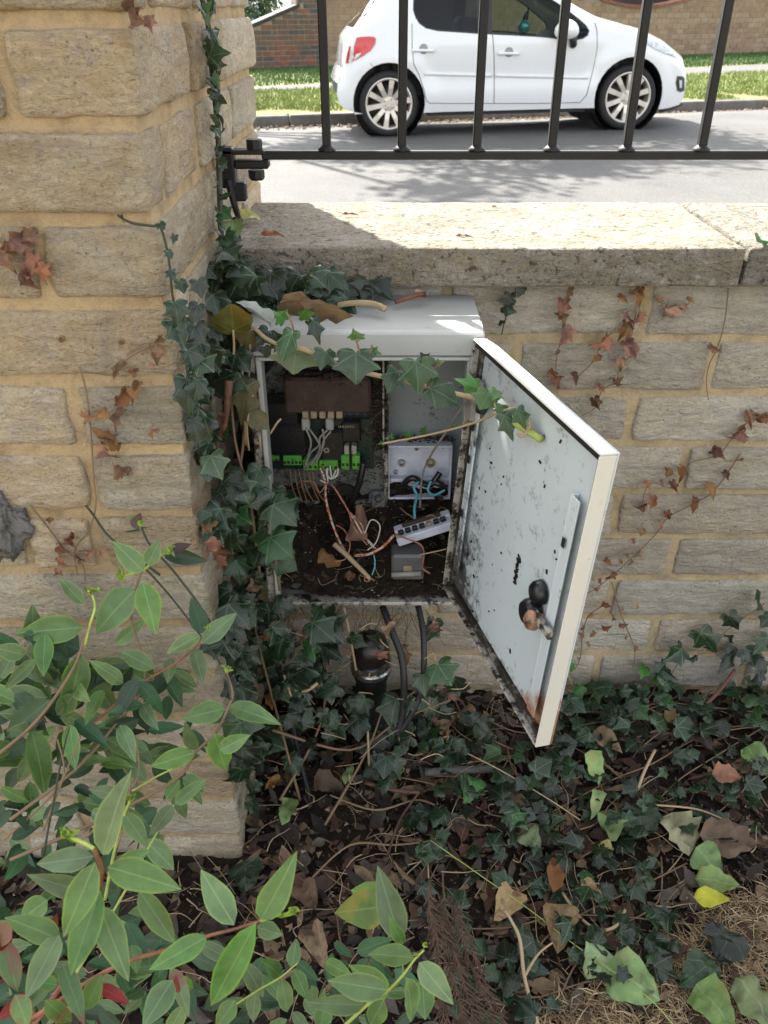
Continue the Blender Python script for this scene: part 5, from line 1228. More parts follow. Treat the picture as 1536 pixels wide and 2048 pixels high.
ivypatch('', '', [(500, 960), (560, 960), (572, 1040), (545, 1150), (500, 1180), (470, 1050)], 22, 'dm', .03, .042, iv1)
iv2 = ivypatch('climbing_ivy', 'dark ivy tangle filling the corner under the cabinet beside the pillar', [(440, 1200), (560, 1180), (640, 1215), (680, 1300), (670, 1450), (590, 1560), (500, 1620), (470, 1500), (440, 1330)], 105, 'dddddm', .02, .04)
ivypatch('', '', [(700, 1330), (790, 1370), (900, 1350), (960, 1420), (1000, 1480), (850, 1560), (700, 1560), (620, 1480)], 50, 'ddddddm', .018, .036, iv2)
for (bx, by, tx, ty, w, k, D) in ((500, 1462, 450, 1560, 100, 'd', 0), (505, 1470, 575, 1500, 66, 'd', 0), (640, 1240, 690, 1290, 70, 'd', 0), (600, 1330, 610, 1385, 60, 'd', 0), (875, 1330, 905, 1375, 60, 'm', 0), (790, 1400, 780, 1460, 60, 'd', 0), (845, 1350, 850, 1395, 36, 'm', 0), (760, 1290, 735, 1270, 30, 'd', 0),
                              (545, 1010, 595, 1050, 60, 'm', .8), (540, 1075, 590, 1120, 64, 'm', .8), (470, 960, 500, 1010, 50, 'm', .8), (440, 980, 470, 1040, 50, 'm', .8)):
    B = atY(bx, by, .82 if not D else D); T = atY(tx, ty, .80 if not D else D-.01); put('leaf', IV[k], iv2 if by > 1200 else iv1, B, T, w*.62/1000*1.15, tocam(B, .25))
def vstems(root, lines, r_=.0018, m=M_STEMB):
    for ln in lines:
        q = MB(); P = [(ivyP(*p) if len(p) == 2 else atY(*p))-root.location for p in ln]; q.tube(spline(P, 5), (r_*1.2, r_*.7), 6); q.build('stem', m, root, True)
vstems(iv1, [[(455, 1200, .86), (462, 1050, .85), (485, 900, .84), (497, 760, .84), (500, 690, .83)], [(520, 1150, .84), (500, 1000, .83), (470, 880, .83), (460, 740, .83)], [(430, 1100, .83), (440, 940, .86), (420, 800, .84), (400, 690, .82)], [(560, 1180, .82), (540, 1060, .81), (505, 980, .82)]])
vstems(iv2, [[(600, 1600, .8), (560, 1450, .82), (520, 1300, .84), (500, 1200, .85)], [(560, 1600, .78), (640, 1450, .84), (650, 1300, .87), (600, 1215, .88)], [(545, 1460, .8), (700, 1500, .82), (800, 1440, .84), (900, 1400, .84)], [(650, 1650, .76), (735, 1500, .82), (770, 1400, .84)]])
# leaves under the coping, over the cabinet top
iv3 = empty('coping_ivy', atY(600, 575, .95), 0, 'glossy dark ivy leaves hanging in a row under the coping, over the cabinet top', 'ivy')
for (bx, by, tx, ty, w, Y) in ((450, 500, 475, 525, 50, .93), (440, 515, 490, 520, 55, .93), (470, 520, 500, 560, 60, .93), (480, 560, 455, 600, 60, .92), (510, 550, 480, 610, 70, .92), (540, 545, 545, 610, 70, .93), (525, 550, 560, 600, 60, .93), (600, 548, 575, 590, 66, .93), (620, 545, 655, 575, 60, .93),
                              (640, 560, 650, 610, 60, .95), (690, 565, 690, 610, 66, .955), (735, 560, 725, 600, 50, .96), (740, 565, 790, 600, 54, .965), (700, 570, 730, 605, 50, .965), (560, 570, 600, 620, 60, .95), (430, 540, 420, 590, 50, .92), (425, 590, 440, 640, 50, .9), (410, 530, 440, 560, 50, .92), (500, 590, 520, 630, 50, .93), (455, 470, 470, 500, 36, .97), (460, 610, 430, 650, 50, .9)):
    B = atY(bx, by, Y); T = atY(tx, ty, Y-.012); put('leaf', IV['d'], iv3, B, T, w*Y*1.13/F, V((rnd(-.4, .4), -.5, 1))+jit(.15))
for i in range(22):
    B = atY(rnd(410, 700), rnd(545, 640), rnd(.93, .985)); put('leaf', IV['d'], iv3, B, B+V((rnd(-.03, .03), -.01, rnd(-.03, 0))), rnd(.025, .04), tocam(B, .5))
vstems(iv3, [[(430, 520, .94), (520, 560, .95), (620, 575, .96), (790, 575, .975)]])
# vine up the pillar's right face
iv4 = empty('climbing_ivy', atX(435, 500, -.18), 0, 'slim ivy vine running straight up the right face of the pillar', 'ivy')
VL = [(405, 0), (418, 60), (422, 120), (430, 200), (436, 260), (438, 330), (440, 400), (442, 460), (448, 520)]
P = [atX(a_, b_, -.184)-iv4.location for a_, b_ in VL]; q = MB(); q.tube(spline(P, 5), (.0028, .0035), 6); q.build('stem', M_STEMD, iv4, True)
for i in range(46):
    t_ = rnd(0, len(VL)-1.01); j = int(t_); f_ = t_-j; a_ = VL[j][0]+(VL[j+1][0]-VL[j][0])*f_+rnd(-9, 9); b_ = VL[j][1]+(VL[j+1][1]-VL[j][1])*f_
    B = atX(a_, b_, -.181); d = V((.3, rnd(-1, 1)*.5, rnd(-1, .3))).normalized()*rnd(.010, .019); put('leaf', IV[random.choice('dddm')], iv4, B, B+d, d.length*.8, V((1, rnd(-.2, 1), .2))+jit(.3))
for (bx, by, tx, ty, w) in ((418, 112, 462, 104, 38), (415, 10, 430, 2, 26), (425, 60, 425, 110, 26), (440, 420, 465, 440, 34), (448, 470, 470, 495, 40)):
    B = atX(bx, by, -.178); T = atD(tx, ty, (B-CAM).dot(CF)-.005); put('leaf', IV['m' if by in (10, 420, 470) else 'd'], iv4, B, T, w*.95/F, tocam(B, .2))
# vine round the pillar's front corner
iv5 = empty('climbing_ivy', atY(350, 620, PY0-.01), 0, 'thin grey-green ivy vine hanging down the front corner of the pillar', 'ivy')
VL5 = [(235, 430), (262, 445), (305, 452), (322, 455), (338, 520), (345, 590), (360, 660), (372, 720), (380, 800), (398, 900)]
P = [atY(a_, b_, PY0-.008)-iv5.location for a_, b_ in VL5]; q = MB(); q.tube(spline(P, 4), .0012, 5); q.build('stem', M_STEMD, iv5, True)
for (bx, by, tx, ty, w) in ((245, 440, 238, 430, 14), (318, 445, 330, 460, 18), (335, 500, 345, 520, 16), (340, 540, 350, 560, 22), (350, 605, 358, 655, 42), (345, 640, 372, 700, 44), (370, 640, 375, 680, 34), (395, 610, 385, 650, 36), (392, 650, 412, 690, 34), (378, 700, 390, 750, 40), (372, 760, 380, 840, 50), (400, 720, 430, 745, 50), (385, 840, 398, 880, 34), (395, 560, 405, 600, 30), (360, 560, 370, 590, 24), (350, 470, 345, 490, 12)):
    B = atY(bx, by, PY0-.014); T = atY(tx, ty, PY0-.02); put('leaf', IV['d'], iv5, B, T, w*.82/F, tocam(B, .35))

# ------------------------------------------------------------------ ivy shoot crossing the open cabinet
br = empty('ivy_shoot', atY(700, 745, .80), 0, 'green-leaved ivy shoot trailing across the front of the open cabinet', 'ivy')
def byY(px): return .815
bl = [(468, 650, .86), (505, 655, .835), (530, 675, .825), (560, 690, .82), (600, 697, .815), (640, 712, .81), (690, 735, .81), (760, 752, .81), (820, 765, .81), (880, 780, .808), (945, 795, .78), (985, 805, .755), (1010, 832, .735), (1050, 858, .71), (1083, 879, .69)]
q = MB(); q.tube(spline([atY(*p)-br.location for p in bl], 5), [.0022]*20+[.0026]*(len(spline([atY(*p) for p in bl], 5))-20), 7); q.build('stem', M_STEMT, br, True)
q = MB(); q.tube(spline([atY(*p)-br.location for p in ((1083, 879, .688), (1040, 852, .712), (1000, 825, .738))], 4), .0036, 8); q.build('cut_stem', M_STEMG, br, True)
q = MB(); q.tube(spline([atY(*p)-br.location for p in ((765, 887, .80), (830, 875, .795), (890, 862, .79), (950, 845, .775), (990, 828, .745), (1025, 818, .72), (1052, 830, .705), (1060, 850, .70), (1048, 872, .70), (1035, 868, .705))], 5), (.0011, .0017), 6); q.build('side_shoot', M_STEMT, br, True)
for a_ in (((592, 690, .815), (585, 650, .815), (572, 625, .82)), ((725, 745, .81), (718, 700, .80), (712, 680, .80)), ((740, 748, .81), (738, 715, .8), (745, 690, .8)), ((855, 772, .808), (862, 745, .8), (880, 727, .8)), ((830, 765, .81), (845, 735, .8), (848, 712, .8)), ((985, 800, .79), (960, 790, .79), (950, 778, .79))):
    q = MB(); q.tube(spline([atY(*p)-br.location for p in a_], 4), .0011, 5); q.build('leaf_stalk', M_STEMB, br, True)
BL = [(592, 700, 585, 752, 92, 'p', .81), (582, 665, 562, 728, 40, 'm', .80), (650, 702, 640, 742, 44, 'm', .80), (712, 706, 712, 774, 84, 'm', .79), (795, 742, 772, 790, 46, 'm', .80), (832, 722, 838, 790, 70, 'm', .79), (862, 775, 925, 812, 60, 'm', .79), (957, 776, 912, 757, 34, 'l', .77), (978, 785, 958, 822, 56, 'l', .75), (995, 778, 985, 800, 34, 'l', .74),
      (1008, 830, 1026, 884, 36, 'm', .715), (1034, 818, 1052, 860, 34, 'm', .70), (1005, 810, 1000, 840, 30, 'l', .73), (716, 682, 706, 657, 32, 'l', .80), (573, 643, 548, 622, 34, 'l', .82), (600, 632, 632, 626, 22, 'l', .82), (740, 700, 762, 708, 20, 'l', .80), (848, 722, 842, 705, 26, 'm', .8), (872, 728, 890, 722, 16, 'p', .8), (780, 880, 785, 865, 12, 'l', .8), (812, 876, 822, 858, 16, 'l', .795), (842, 868, 852, 852, 14, 'l', .79), (905, 858, 915, 848, 12, 'l', .788), (770, 885, 755, 888, 10, 'l', .8),
      (560, 690, 545, 660, 40, 'd', .83), (535, 660, 510, 690, 40, 'd', .84), (880, 780, 870, 800, 30, 'm', .8), (650, 705, 668, 735, 30, 'm', .8), (625, 640, 640, 690, 30, 'd', .82)]
for (bx, by, tx, ty, w, k, Y) in BL:
    B = atY(bx, by, Y+.005); T = atY(tx, ty, Y-.005); put('leaf', IV[k], br, B, T, w*.88*Y/.82/F*1.0, tocam(B, .3, .15))
# big olive and yellow leaves left of the opening
ol = empty('yellowing_ivy', atY(470, 660, .83), 0, 'yellowing rounded ivy leaves on long stalks at the upper left corner of the cabinet', 'ivy')
for (bx, by, tx, ty, w, k, Y) in ((466, 662, 464, 603, 78, 'R', .82), (495, 770, 482, 852, 52, 'o', .82), (500, 825, 540, 862, 44, 'R', .825), (500, 660, 490, 705, 56, 'o', .85), (520, 670, 540, 720, 44, 'd', .86), (410, 770, 470, 745, 66, 'd', .82), (440, 700, 400, 720, 50, 'd', .82)):
    B = atY(bx, by, Y); T = atY(tx, ty, Y-.008); put('leaf', IVR if k == 'R' else IV[k], ol, B, T, w*.92/F*Y/.83, tocam(B, .2))
for a_ in (((466, 660, .82), (468, 700, .825), (462, 735, .83)), ((505, 790, .82), (494, 850, .82), (498, 900, .83)), ((519, 870, .82), (522, 905, .825)), ((540, 868, .82), (555, 845, .815), (562, 838, .815)), ((482, 690, .84), (487, 800, .835), (492, 890, .84))):
    q = MB(); q.tube(spline([atY(*p)-ol.location for p in a_], 4), .0013, 5); q.build('leaf_stalk', M_STEMT, ol, True)
def single(name, m, label, cat, B, T, w, n, seed=1, cup=.5, curl=.5, cr_=.2, tw=.5, mode=1, group=None):
    return put(name, [dl(m, seed, cup, curl, cr_, tw, mode)], None, B, T, w, n, label, cat, group)
M_WHT = m_leaf('bleached_leaf_mat', (.42, .45, .42), (.5, .52, .5), kind='lance', gloss=.5)
single('dead_leaf', M_WHT, 'bleached white curled leaf at the top left edge of the cabinet', 'leaf', atY(542, 655, .84), atY(478, 598, .84), .013, V((.3, -.5, 1)), 3, 1.2, .4)
single('dead_leaf', M_TAN, 'long curled tan dead leaf lying on the front of the cabinet top', 'leaf', atY(548, 625, .878), atY(708, 648, .862), .017, V((0, -.3, 1)), 5, 1.0, -.15, .25)
single('dead_leaf', M_DEADI, 'tan dead leaf caught under the coping above the cabinet', 'leaf', atY(655, 548, .945), atY(675, 582, .94), .026, V((0, -1, .5)), 7, .5, .6)
q = MB(); P0 = atY(676, 610, .93); q.tube(spline([atY(*p)-P0 for p in ((676, 610, .93), (710, 606, .925), (745, 608, .92), (770, 618, .91))], 5), (.0032, .0042), 8); o = q.build('dead_twig', M_STEMT, None, True); o.location = P0; tag(o, 'knobbly brown twig lying along the middle of the cabinet top', 'twig')
q = MB(); P0 = atY(790, 604, .94); q.tube(spline([atY(*p)-P0 for p in ((790, 604, .94), (815, 596, .945), (835, 590, .95), (850, 588, .955))], 5), (.003, .003), 8); o = q.build('dead_twig', M_DEADI, None, True); o.location = P0; tag(o, 'short reddish twig at the back of the cabinet top', 'twig')
single('dead_leaf', M_DEADI, 'small shrivelled reddish leaf at the back of the cabinet top', 'leaf', atY(830, 596, .95), atY(858, 588, .955), .014, V((0, -.5, 1)), 9, .8, .5)
q = MB(); P0 = atY(455, 765, .80); q.tube(spline([atY(*p)-P0 for p in ((458, 762, .80), (456, 790, .797), (452, 830, .797), (445, 860, .80), (428, 880, .805))], 5), (.0045, .002), 7); o = q.build('dead_twig', M_DEADI, None, True); o.location = P0; tag(o, 'curled orange-brown dead stalk hanging left of the cabinet opening', 'twig')
# leaves in the soil heap
single('dead_leaf', M_BR, 'curled brown leaf standing in the soil behind the orange wire', 'leaf', atY(700, 1080, .90), atY(728, 1020, .905), .026, V((.3, -1, .2)), 11, 1.1, .8, .5)
single('dead_leaf', M_BR, 'folded brown leaf at the left of the soil heap', 'leaf', atY(645, 1095, .885), atY(672, 1137, .87), .02, V((-.3, -1, .2)), 12, 1.2, .8, .5)
single('dead_leaf', M_BR, 'small crumpled brown leaf below the cream cable in the soil', 'leaf', atY(698, 1140, .868), atY(705, 1165, .865), .014, V((0, -1, .5)), 13, 1.1, .8, .6)

# ------------------------------------------------------------------ dead creepers on the wall
def zc(x, y): return (980+x/2.381, 560+y/2.381)
def creeper(label, line, leaves, s=.02, Y=.990, r_=.0011, name='dead_creeper', mats=IDEAD, m=M_STEMB, cat='creeper', conv=zc):
    ln = [conv(*p) for p in line]; root = empty(name, atY(*ln[0], Y), 0, label, cat)
    P = [atY(a_, b_, Y+rnd(-.0015, .0015))-root.location for a_, b_ in ln]; q = MB(); q.tube(spline(P, 6), (r_, r_*.6), 5); q.build('stem', m, root, True)
    for lf in leaves:
        a_, b_ = conv(lf[0], lf[1]); L = s*(lf[2] if len(lf) > 2 else 1)*rnd(.65, 1.0)*(.85 if mats is IDEAD else 1); B = atY(a_, b_, Y-.004); d = V((rnd(-.7, .7), -.25, rnd(-1, .3))).normalized()*L
        put('leaf', mats, root, B-d*.5, B+d*.5, L*(rnd(.4, .8) if mats is IDEAD else rnd(.6, .95)), V((rnd(-.6, .6), -1, rnd(-.2, .6))))
    return root
creeper('dead brown ivy strand hanging beside the top corner of the open door', [(375, 40), (345, 150), (350, 260), (320, 350), (310, 490)], [(375, 70, 1.3), (343, 140, 1.7), (345, 190, 1.5), (362, 275, 1.7), (316, 345, .6), (315, 480, 1.5), (310, 455)])
creeper('long dead ivy strand with brown leaves slanting down the upper wall to the door edge', [(700, 60), (690, 180), (670, 290), (680, 350), (620, 410), (600, 480), (530, 530), (510, 600), (430, 650)], [(712, 90, 1.5), (640, 170, 1.3), (700, 185, 1.5), (690, 60), (632, 255, 1.5), (655, 265), (675, 340, 1.7), (622, 410, 1.2), (605, 480, 1.4), (530, 520, 1.4), (508, 597, 1.2), (665, 210)])
creeper('short dead ivy side strand left of the long slanting strand on the upper wall', [(600, 240), (560, 270), (520, 330), (490, 390), (400, 480)], [(530, 300, 1.5), (500, 375, 1.2), (405, 475, 1.3), (640, 95, 1.2)])
creeper('curled dead brown leaves on a short stalk just below the coping', [(800, 90), (850, 150), (900, 140), (960, 100)], [(805, 90, 1.2), (880, 150, 2), (925, 130, 1.2), (958, 100)])
creeper('bare reddish vine hanging down the right of the wall with one pale dry flower', [(1135, 40), (1125, 140), (1110, 230), (1080, 330), (1045, 400), (1030, 480), (1040, 570)], [(1080, 330, 1.3)])
creeper('dead ivy strand with large brown leaves rising to the right edge of the wall', [(1320, 630), (1240, 670), (1170, 730), (1090, 830), (960, 870), (920, 930), (870, 990), (760, 970), (720, 1080)], [(1320, 640, 2), (1237, 675, 1.6), (1170, 735, 1.7), (1090, 832, 1.6), (910, 930, 1.2), (880, 990, 1.4), (840, 925), (750, 980, 1.2), (770, 1065, 1.5), (715, 1080, 1.4), (820, 970, .8)])
creeper('longest dead ivy strand, small brown leaves slanting from mid wall to the door', [(1190, 830), (1130, 920), (1060, 1010), (980, 1060), (850, 1130), (790, 1210), (700, 1300), (580, 1410), (500, 1470), (430, 1510)], [(1190, 855), (1125, 935, 1.4), (1055, 1015, 1.8), (990, 1040, 1.4), (970, 1085, 1.5), (850, 1125, 1.2), (815, 1170), (720, 1205), (685, 1250, .9), (702, 1310, 1.1), (650, 1310, .9), (665, 1350, 1.1), (625, 1345), (565, 1345), (575, 1410, 1.1), (525, 1440, .9), (510, 1470), (450, 1480), (437, 1515)], s=.017)
creeper('dark withered ivy stem with small dead leaves low on the wall right of the door', [(580, 1440), (620, 1580), (660, 1680), (690, 1760), (680, 1850)], [(560, 1550), (592, 1612), (640, 1640), (560, 1652, 1.2), (690, 1760), (650, 1700), (620, 1570), (700, 1560, .7)], s=.017)
creeper('thin dead ivy stem curling down beside the lower edge of the door', [(560, 1540), (470, 1600), (440, 1700), (430, 1800), (400, 1860)], [(470, 1600), (485, 1690), (430, 1700), (470, 1740), (435, 1660, .8), (420, 1800)], s=.016)
idc = lambda x, y: (x, y)
creeper('small green ivy sprig hanging from the coping above the door', [(1040, 570), (1022, 600), (1010, 640), (1003, 670)], [(1040, 585, 1.4), (1010, 600, 1.5), (1020, 620, 1.2), (1003, 645, .7), (1048, 572, .8)], s=.018, Y=.985, name='ivy_sprig', mats=IV['d'], m=M_STEMD, cat='ivy', conv=idc)
creeper('dark green ivy climbing the wall foot near the right edge', [(1310, 1540), (1180, 1630), (1060, 1720), (920, 1800), (850, 1900)], [(1275, 1545, 2.4), (1160, 1635, 2.2), (1145, 1700, 1.6), (1040, 1735, 3), (1130, 1820, 3.4), (1240, 1805, 2.4), (1290, 1745, 2.2), (1310, 1630, 2.2), (870, 1790, 2.6), (850, 1880, 2.2), (800, 1850, 2), (1300, 1850, 2.4), (960, 1800, 1.4), (1250, 1920, 2.4), (1120, 1950, 2.2)], s=.017, Y=.975, name='ivy_sprig', mats=IV['d'], m=M_STEMB, cat='ivy')
creeper('light green young ivy sprig growing at the wall foot beside the door', [(420, 1990), (380, 1900), (350, 1840), (370, 1780)], [(375, 1795, 1.2), (350, 1830), (390, 1850, 1.2), (350, 1900, 1.6), (410, 1960, 1.6), (730, 1870, 1.8), (780, 1900, 2), (820, 1950, 1.8), (730, 1960, 1.4)], s=.018, Y=.98, name='ivy_sprig', mats=IV['l'], m=M_STEMG, cat='ivy')
# on the pillar face
YP = PY0-.006
creeper('cluster of orange-brown dead ivy leaves at the left edge of the pillar', [(-5, 480), (30, 500), (70, 530), (95, 570)], [(30, 490, 1.5), (55, 475, 1.3), (20, 525, 1.4), (60, 540, 1.5), (88, 548, 1.2), (62, 562, 1.2), (8, 500, 1.2)], s=.02, Y=YP, conv=idc)
creeper('dead brown leaf pair stuck near the top of the pillar face', [(245, 0), (262, 25), (285, 50)], [(258, 12, 1.4), (275, 40, 1.6), (300, 50, .9)], s=.02, Y=YP, conv=idc)
creeper('orange dead ivy leaves strung beside a thin green vine on the pillar face', [(160, 735), (172, 780), (180, 840), (184, 900), (188, 960), (192, 1010), (178, 1060), (150, 1100), (155, 1150)], [(200, 830, 1.2), (205, 870, 2), (178, 835, 1.6), (235, 845, 1.7), (240, 800, 1.5), (268, 790, 1.6), (235, 745, 1.5), (262, 742, 1), (222, 885, 1.2), (238, 935, 1.7), (215, 905, 1.4)], s=.019, Y=YP, conv=idc)
creeper('dead orange leaves on a thin stem right of the holed pillar stone', [(225, 740), (265, 710), (312, 690), (316, 730)], [(315, 680, 1.3), (312, 712, 1.5), (308, 735, .8), (305, 870, .7), (310, 860, .6)], s=.018, Y=YP, conv=idc)
creeper('pinkish-brown dead ivy leaves by the grey cement on the pillar', [(60, 1010), (100, 1060), (130, 1100), (165, 1130), (170, 1160)], [(128, 1100, 1.3), (125, 1125, 1.2), (145, 1085, 1.1), (178, 1105, 1.6), (165, 1120, 1.2), (95, 1040, .9), (120, 1145, .9), (205, 1110, .8)], s=.019, Y=YP, conv=idc)
for (a_, b_, r_) in ((125, 677, .0026), (245, 683, .0022)):
    c = atY(a_, b_, PY0-.0)-pil.location; q = MB(); q.lathe([(0, .002), (r_*.7, .0015), (r_, -.0015), (r_*1.15, .003)], Matrix.Translation(c+V((0, -.003, 0))) @ Matrix.Rotation(-pi/2, 4, 'X'), 12); q.build('drilled_hole', M_STEMB, pil, True)

# ------------------------------------------------------------------ ground cover
def gpt(px, py, dz=0):
    p = atZ(px, py, .01); p = atZ(px, py, gz_(p.x, p.y)+dz); return p
def groundivy(label, poly, n, ks, L0, L1, h=.05):
    xs_ = [p[0] for p in poly]; ys_ = [p[1] for p in poly]; c = gpt(sum(xs_)/len(xs_), sum(ys_)/len(ys_)); root = empty('ground_ivy', c, 0, label, 'ivy'); k = 0
    while k < n:
        px, py = rnd(min(xs_), max(xs_)), rnd(min(ys_), max(ys_))
        if not inpoly(px, py, poly): continue
        B = gpt(px, py, rnd(.008, h)); 
        if B.y > .985: continue
        a_ = rnd(0, 6.28); d = V((cos(a_), sin(a_), rnd(-.35, .2))).normalized()*rnd(L0, L1)
        if (B+d).y > .99: d.y = -abs(d.y)
        put('leaf', IV[random.choice(ks)], root, B, B+d, d.length*rnd(.85, 1.05), V((rnd(-.9, .9), rnd(-1.1, .4), .9))); k += 1
    for i in range(7):
        a_ = random.choice(poly); b_ = random.choice(poly); P = [gpt(a_[0]+(b_[0]-a_[0])*t_/4+rnd(-30, 30), a_[1]+(b_[1]-a_[1])*t_/4+rnd(-15, 15), .012)-c for t_ in range(5)]
        q = MB(); q.tube(spline(P, 4), .0012, 5); q.build('stem', M_STEMB, root, True)
    return root
groundivy('dark ivy covering the ground along the foot of the wall at the right', [(1090, 1400), (1180, 1370), (1330, 1360), (1545, 1300), (1545, 1440), (1300, 1480), (1120, 1500)], 85, 'ddddddm', .018, .036, .06)
groundivy('dark ivy around the bottom corner of the open cabinet door', [(880, 1390), (990, 1440), (1030, 1500), (1120, 1480), (1200, 1540), (1130, 1640), (1000, 1640), (880, 1560), (820, 1450)], 60, 'ddddddm', .018, .036, .06)
groundivy('ground ivy mixed with dead leaves across the middle right', [(1130, 1480), (1545, 1440), (1545, 1640), (1400, 1700), (1150, 1720), (1080, 1620)], 70, 'dddddm', .016, .032, .04)
groundivy('scattered dark ivy in the leaf litter at the bottom centre', [(800, 1560), (1100, 1660), (1350, 1720), (1400, 1840), (1300, 1940), (1130, 2000), (1050, 2048), (900, 2020), (840, 1850)], 115, 'dddddm', .016, .034, .045)
# leaf litter
LM = [simple('litter_mat_%s' % n_, c, .85, var=.35, scale=90) for n_, c in (('dark', (.02, .014, .01)), ('brown', (.055, .033, .02)), ('tan', (.17, .115, .065)), ('grey', (.075, .062, .048)), ('red', (.07, .033, .02)), ('pale', (.3, .24, .16)))]
lvs = []; lfs = []; lmi = []
def addlit(p, L, w, a, mi):
    d = V((cos(a), sin(a), rnd(-.25, .3))).normalized(); n_ = V((rnd(-.5, .5), rnd(-.5, .5), 1)); n_ = (n_-d*n_.dot(d)).normalized(); s = d.cross(n_); b = len(lvs); cu_ = rnd(-.5, .9); cl = rnd(-.4, .8)
    for t_, ww in ((0, .08), (.25, .75), (.55, 1), (.8, .6), (1, .05)):
        for u_ in (-1, 0, 1): lvs.append(p+d*L*t_+s*u_*w*.5*ww*rnd(.8, 1.2)+n_*(cu_*abs(u_)*w*.4*ww+cl*L*(t_-.5)**2+rnd(-.001, .001)))
    for i in range(4):
        for k in range(2): lfs.append((b+i*3+k, b+i*3+k+1, b+i*3+k+4, b+i*3+k+3)); lmi.append(mi)
for i in range(4600):
    x = rnd(-.55, .95); y = rnd(.3, .99)
    if x < PX and y > PY0-.02: continue
    if (x-.2)*.55-(y-.42) > .02 and random.random() < .93: continue
    addlit(V((x, y, gz_(x, y)+rnd(.001, .012))), rnd(.12, 1)**2*.05+.006, rnd(.005, .024), rnd(0, 6.28), random.choice((0, 0, 1, 1, 2, 2, 3, 3, 4)))
for i in range(14000):
    x = rnd(-.5, .9); y = rnd(.38, .99)
    if x < PX and y > PY0-.02: continue
    p = V((x, y, gz_(x, y)+rnd(.002, .01))); b = len(lvs); L = rnd(.0015, .006)
    lvs += [p+jit(L), p+jit(L), p+jit(L)]; lfs.append((b, b+1, b+2)); lmi.append(random.choice((0, 1, 2, 2, 3, 3, 4, 5)))
me = mesh('leaf_litter', lvs, lfs, True, LM); me.polygons.foreach_set('material_index', lmi); o = link('leaf_litter', me); tag(o, 'brown dead leaf litter covering the soil in front of the wall', 'leaf litter', kind='stuff')
crumbs('soil_crumbs', 5000, lambda: (lambda x, y: V((x, y, gz_(x, y)+.002)))(rnd(-.5, .9), rnd(.35, .99)), .001, .0034, M_SOIL, 'crumbs and bits of dark soil lying among the litter')
q = MB(); q2 = MB()
for i in range(620):
    x = rnd(-.4, .85); y = rnd(.42, .97)
    if x < PX+.02 and y > PY0-.04: continue
    a_ = rnd(0, 6.28); L = rnd(.02, .09); p = V((x, y, gz_(x, y)+rnd(.004, .02))); d = V((cos(a_), sin(a_), rnd(-.1, .25)))*L
    (q if i % 3 else q2).tube(spline([p, p+d*.3+jit(.006), p+d*.65+jit(.006), p+d], 3), (rnd(.0004, .0013), .0003), 4)
o = q.build('fine_twigs', M_STEMT, None, True); tag(o, 'fine dry twigs and stalks lying over the litter', 'twigs', kind='stuff')
o = q2.build('dark_twigs', M_STEMB, None, True); tag(o, 'dark brown twigs lying over the litter', 'twigs', kind='stuff')
# dry cut grass
lawn_poly = [(1060, 2048), (1150, 1990), (1290, 1935), (1400, 1860), (1470, 1800), (1545, 1775)]
LPW = [gpt(*p) for p in lawn_poly]; LP = [(p.x, p.y) for p in LPW]+[(1.2, .62), (1.2, .2), (.1, .2)]
vs = []; fs = []
k = 0
while k < 20000:
    x, y = rnd(.1, .75), rnd(.3, .7)
    if not inpoly(x, y, LP):
        if random.random() > .06 or not inpoly(x+.02, y-.03, LP): continue
    k += 1; a_ = rnd(0, 6.28); L = rnd(.008, .035); r_ = rnd(.0003, .0007); z = gz_(x, y)+rnd(.002, .013); d = V((cos(a_), sin(a_), rnd(-.3, .45)))*L; bnd = V((-sin(a_), cos(a_), 0))*L*rnd(-.3, .3)
    p0 = V((x, y, z)); p1 = p0+d*.5+bnd; p2 = p0+d; s = V((-sin(a_), cos(a_), 0))*r_; s2 = V((0, 0, r_)); b = len(vs)
    vs += [p0-s, p0+s, p0+s2*1.5, p1-s, p1+s, p1+s2*1.5, p2]; fs += [(b, b+1, b+4, b+3), (b+1, b+2, b+5, b+4), (b+2, b, b+3, b+5), (b+3, b+4, b+6), (b+4, b+5, b+6), (b+5, b+3, b+6)]
me = mesh('dry_grass', vs, fs, False, [M_STRAW, M_STEMT, simple('dark_straw_mat', (.2, .13, .07), .9, var=.3), simple('pale_straw_mat', (.55, .44, .28), .8)]); mi = []
for i in range(len(fs)//6): mi += [random.choice((0, 0, 1, 2, 2, 3))]*6
me.polygons.foreach_set('material_index', mi); o = link('dry_grass', me); tag(o, 'dry straw-coloured grass cuttings in the lower right corner', 'dry grass', kind='stuff')
sheet_vs = []
# notable fallen leaves
GR = None
def fallen(label, px, py, L, w, a, m, seed, cup=.45, curl=.4, cr_=.3, tw=.5, dz=.03, mode=1, tilt=0):
    """a = heading of the tip in the picture, degrees clockwise from right"""
    c = gpt(px, py, dz); d = V((cos(R(a)), -sin(R(a)), rnd(-.1, .15)+tilt)).normalized()*L
    return single('fallen_leaf', m, label, 'leaf', c-d*.5, c+d*.5, w, V((rnd(-.25, .25), -.45, 1)), seed, cup, curl, cr_, tw, mode)
fallen('pointed tan dead leaf below the corner of the cabinet door', 1215, 1482, .05, .03, 50, M_TAN, 21, .8, .4)
fallen('bright orange-brown curled leaf at the right among ground ivy', 1455, 1549, .042, .03, 10, M_ORG, 22, .7, .5)
fallen('dark purple-brown leaf with rounded outline near the wall foot', 1397, 1468, .055, .042, 60, M_PUR, 23, .3, .3)
fallen('narrow tan leaf standing beside the purple-brown leaf', 1351, 1445, .045, .018, 60, M_TAN, 24, .7, .3)
fallen('broad pale khaki leaf lying flat at the middle right', 1364, 1660, .06, .056, 80, m_leaf('khaki_leaf_mat', (.24, .22, .11), (.3, .28, .16), kind='lance', gloss=.6), 25, .15, .2)
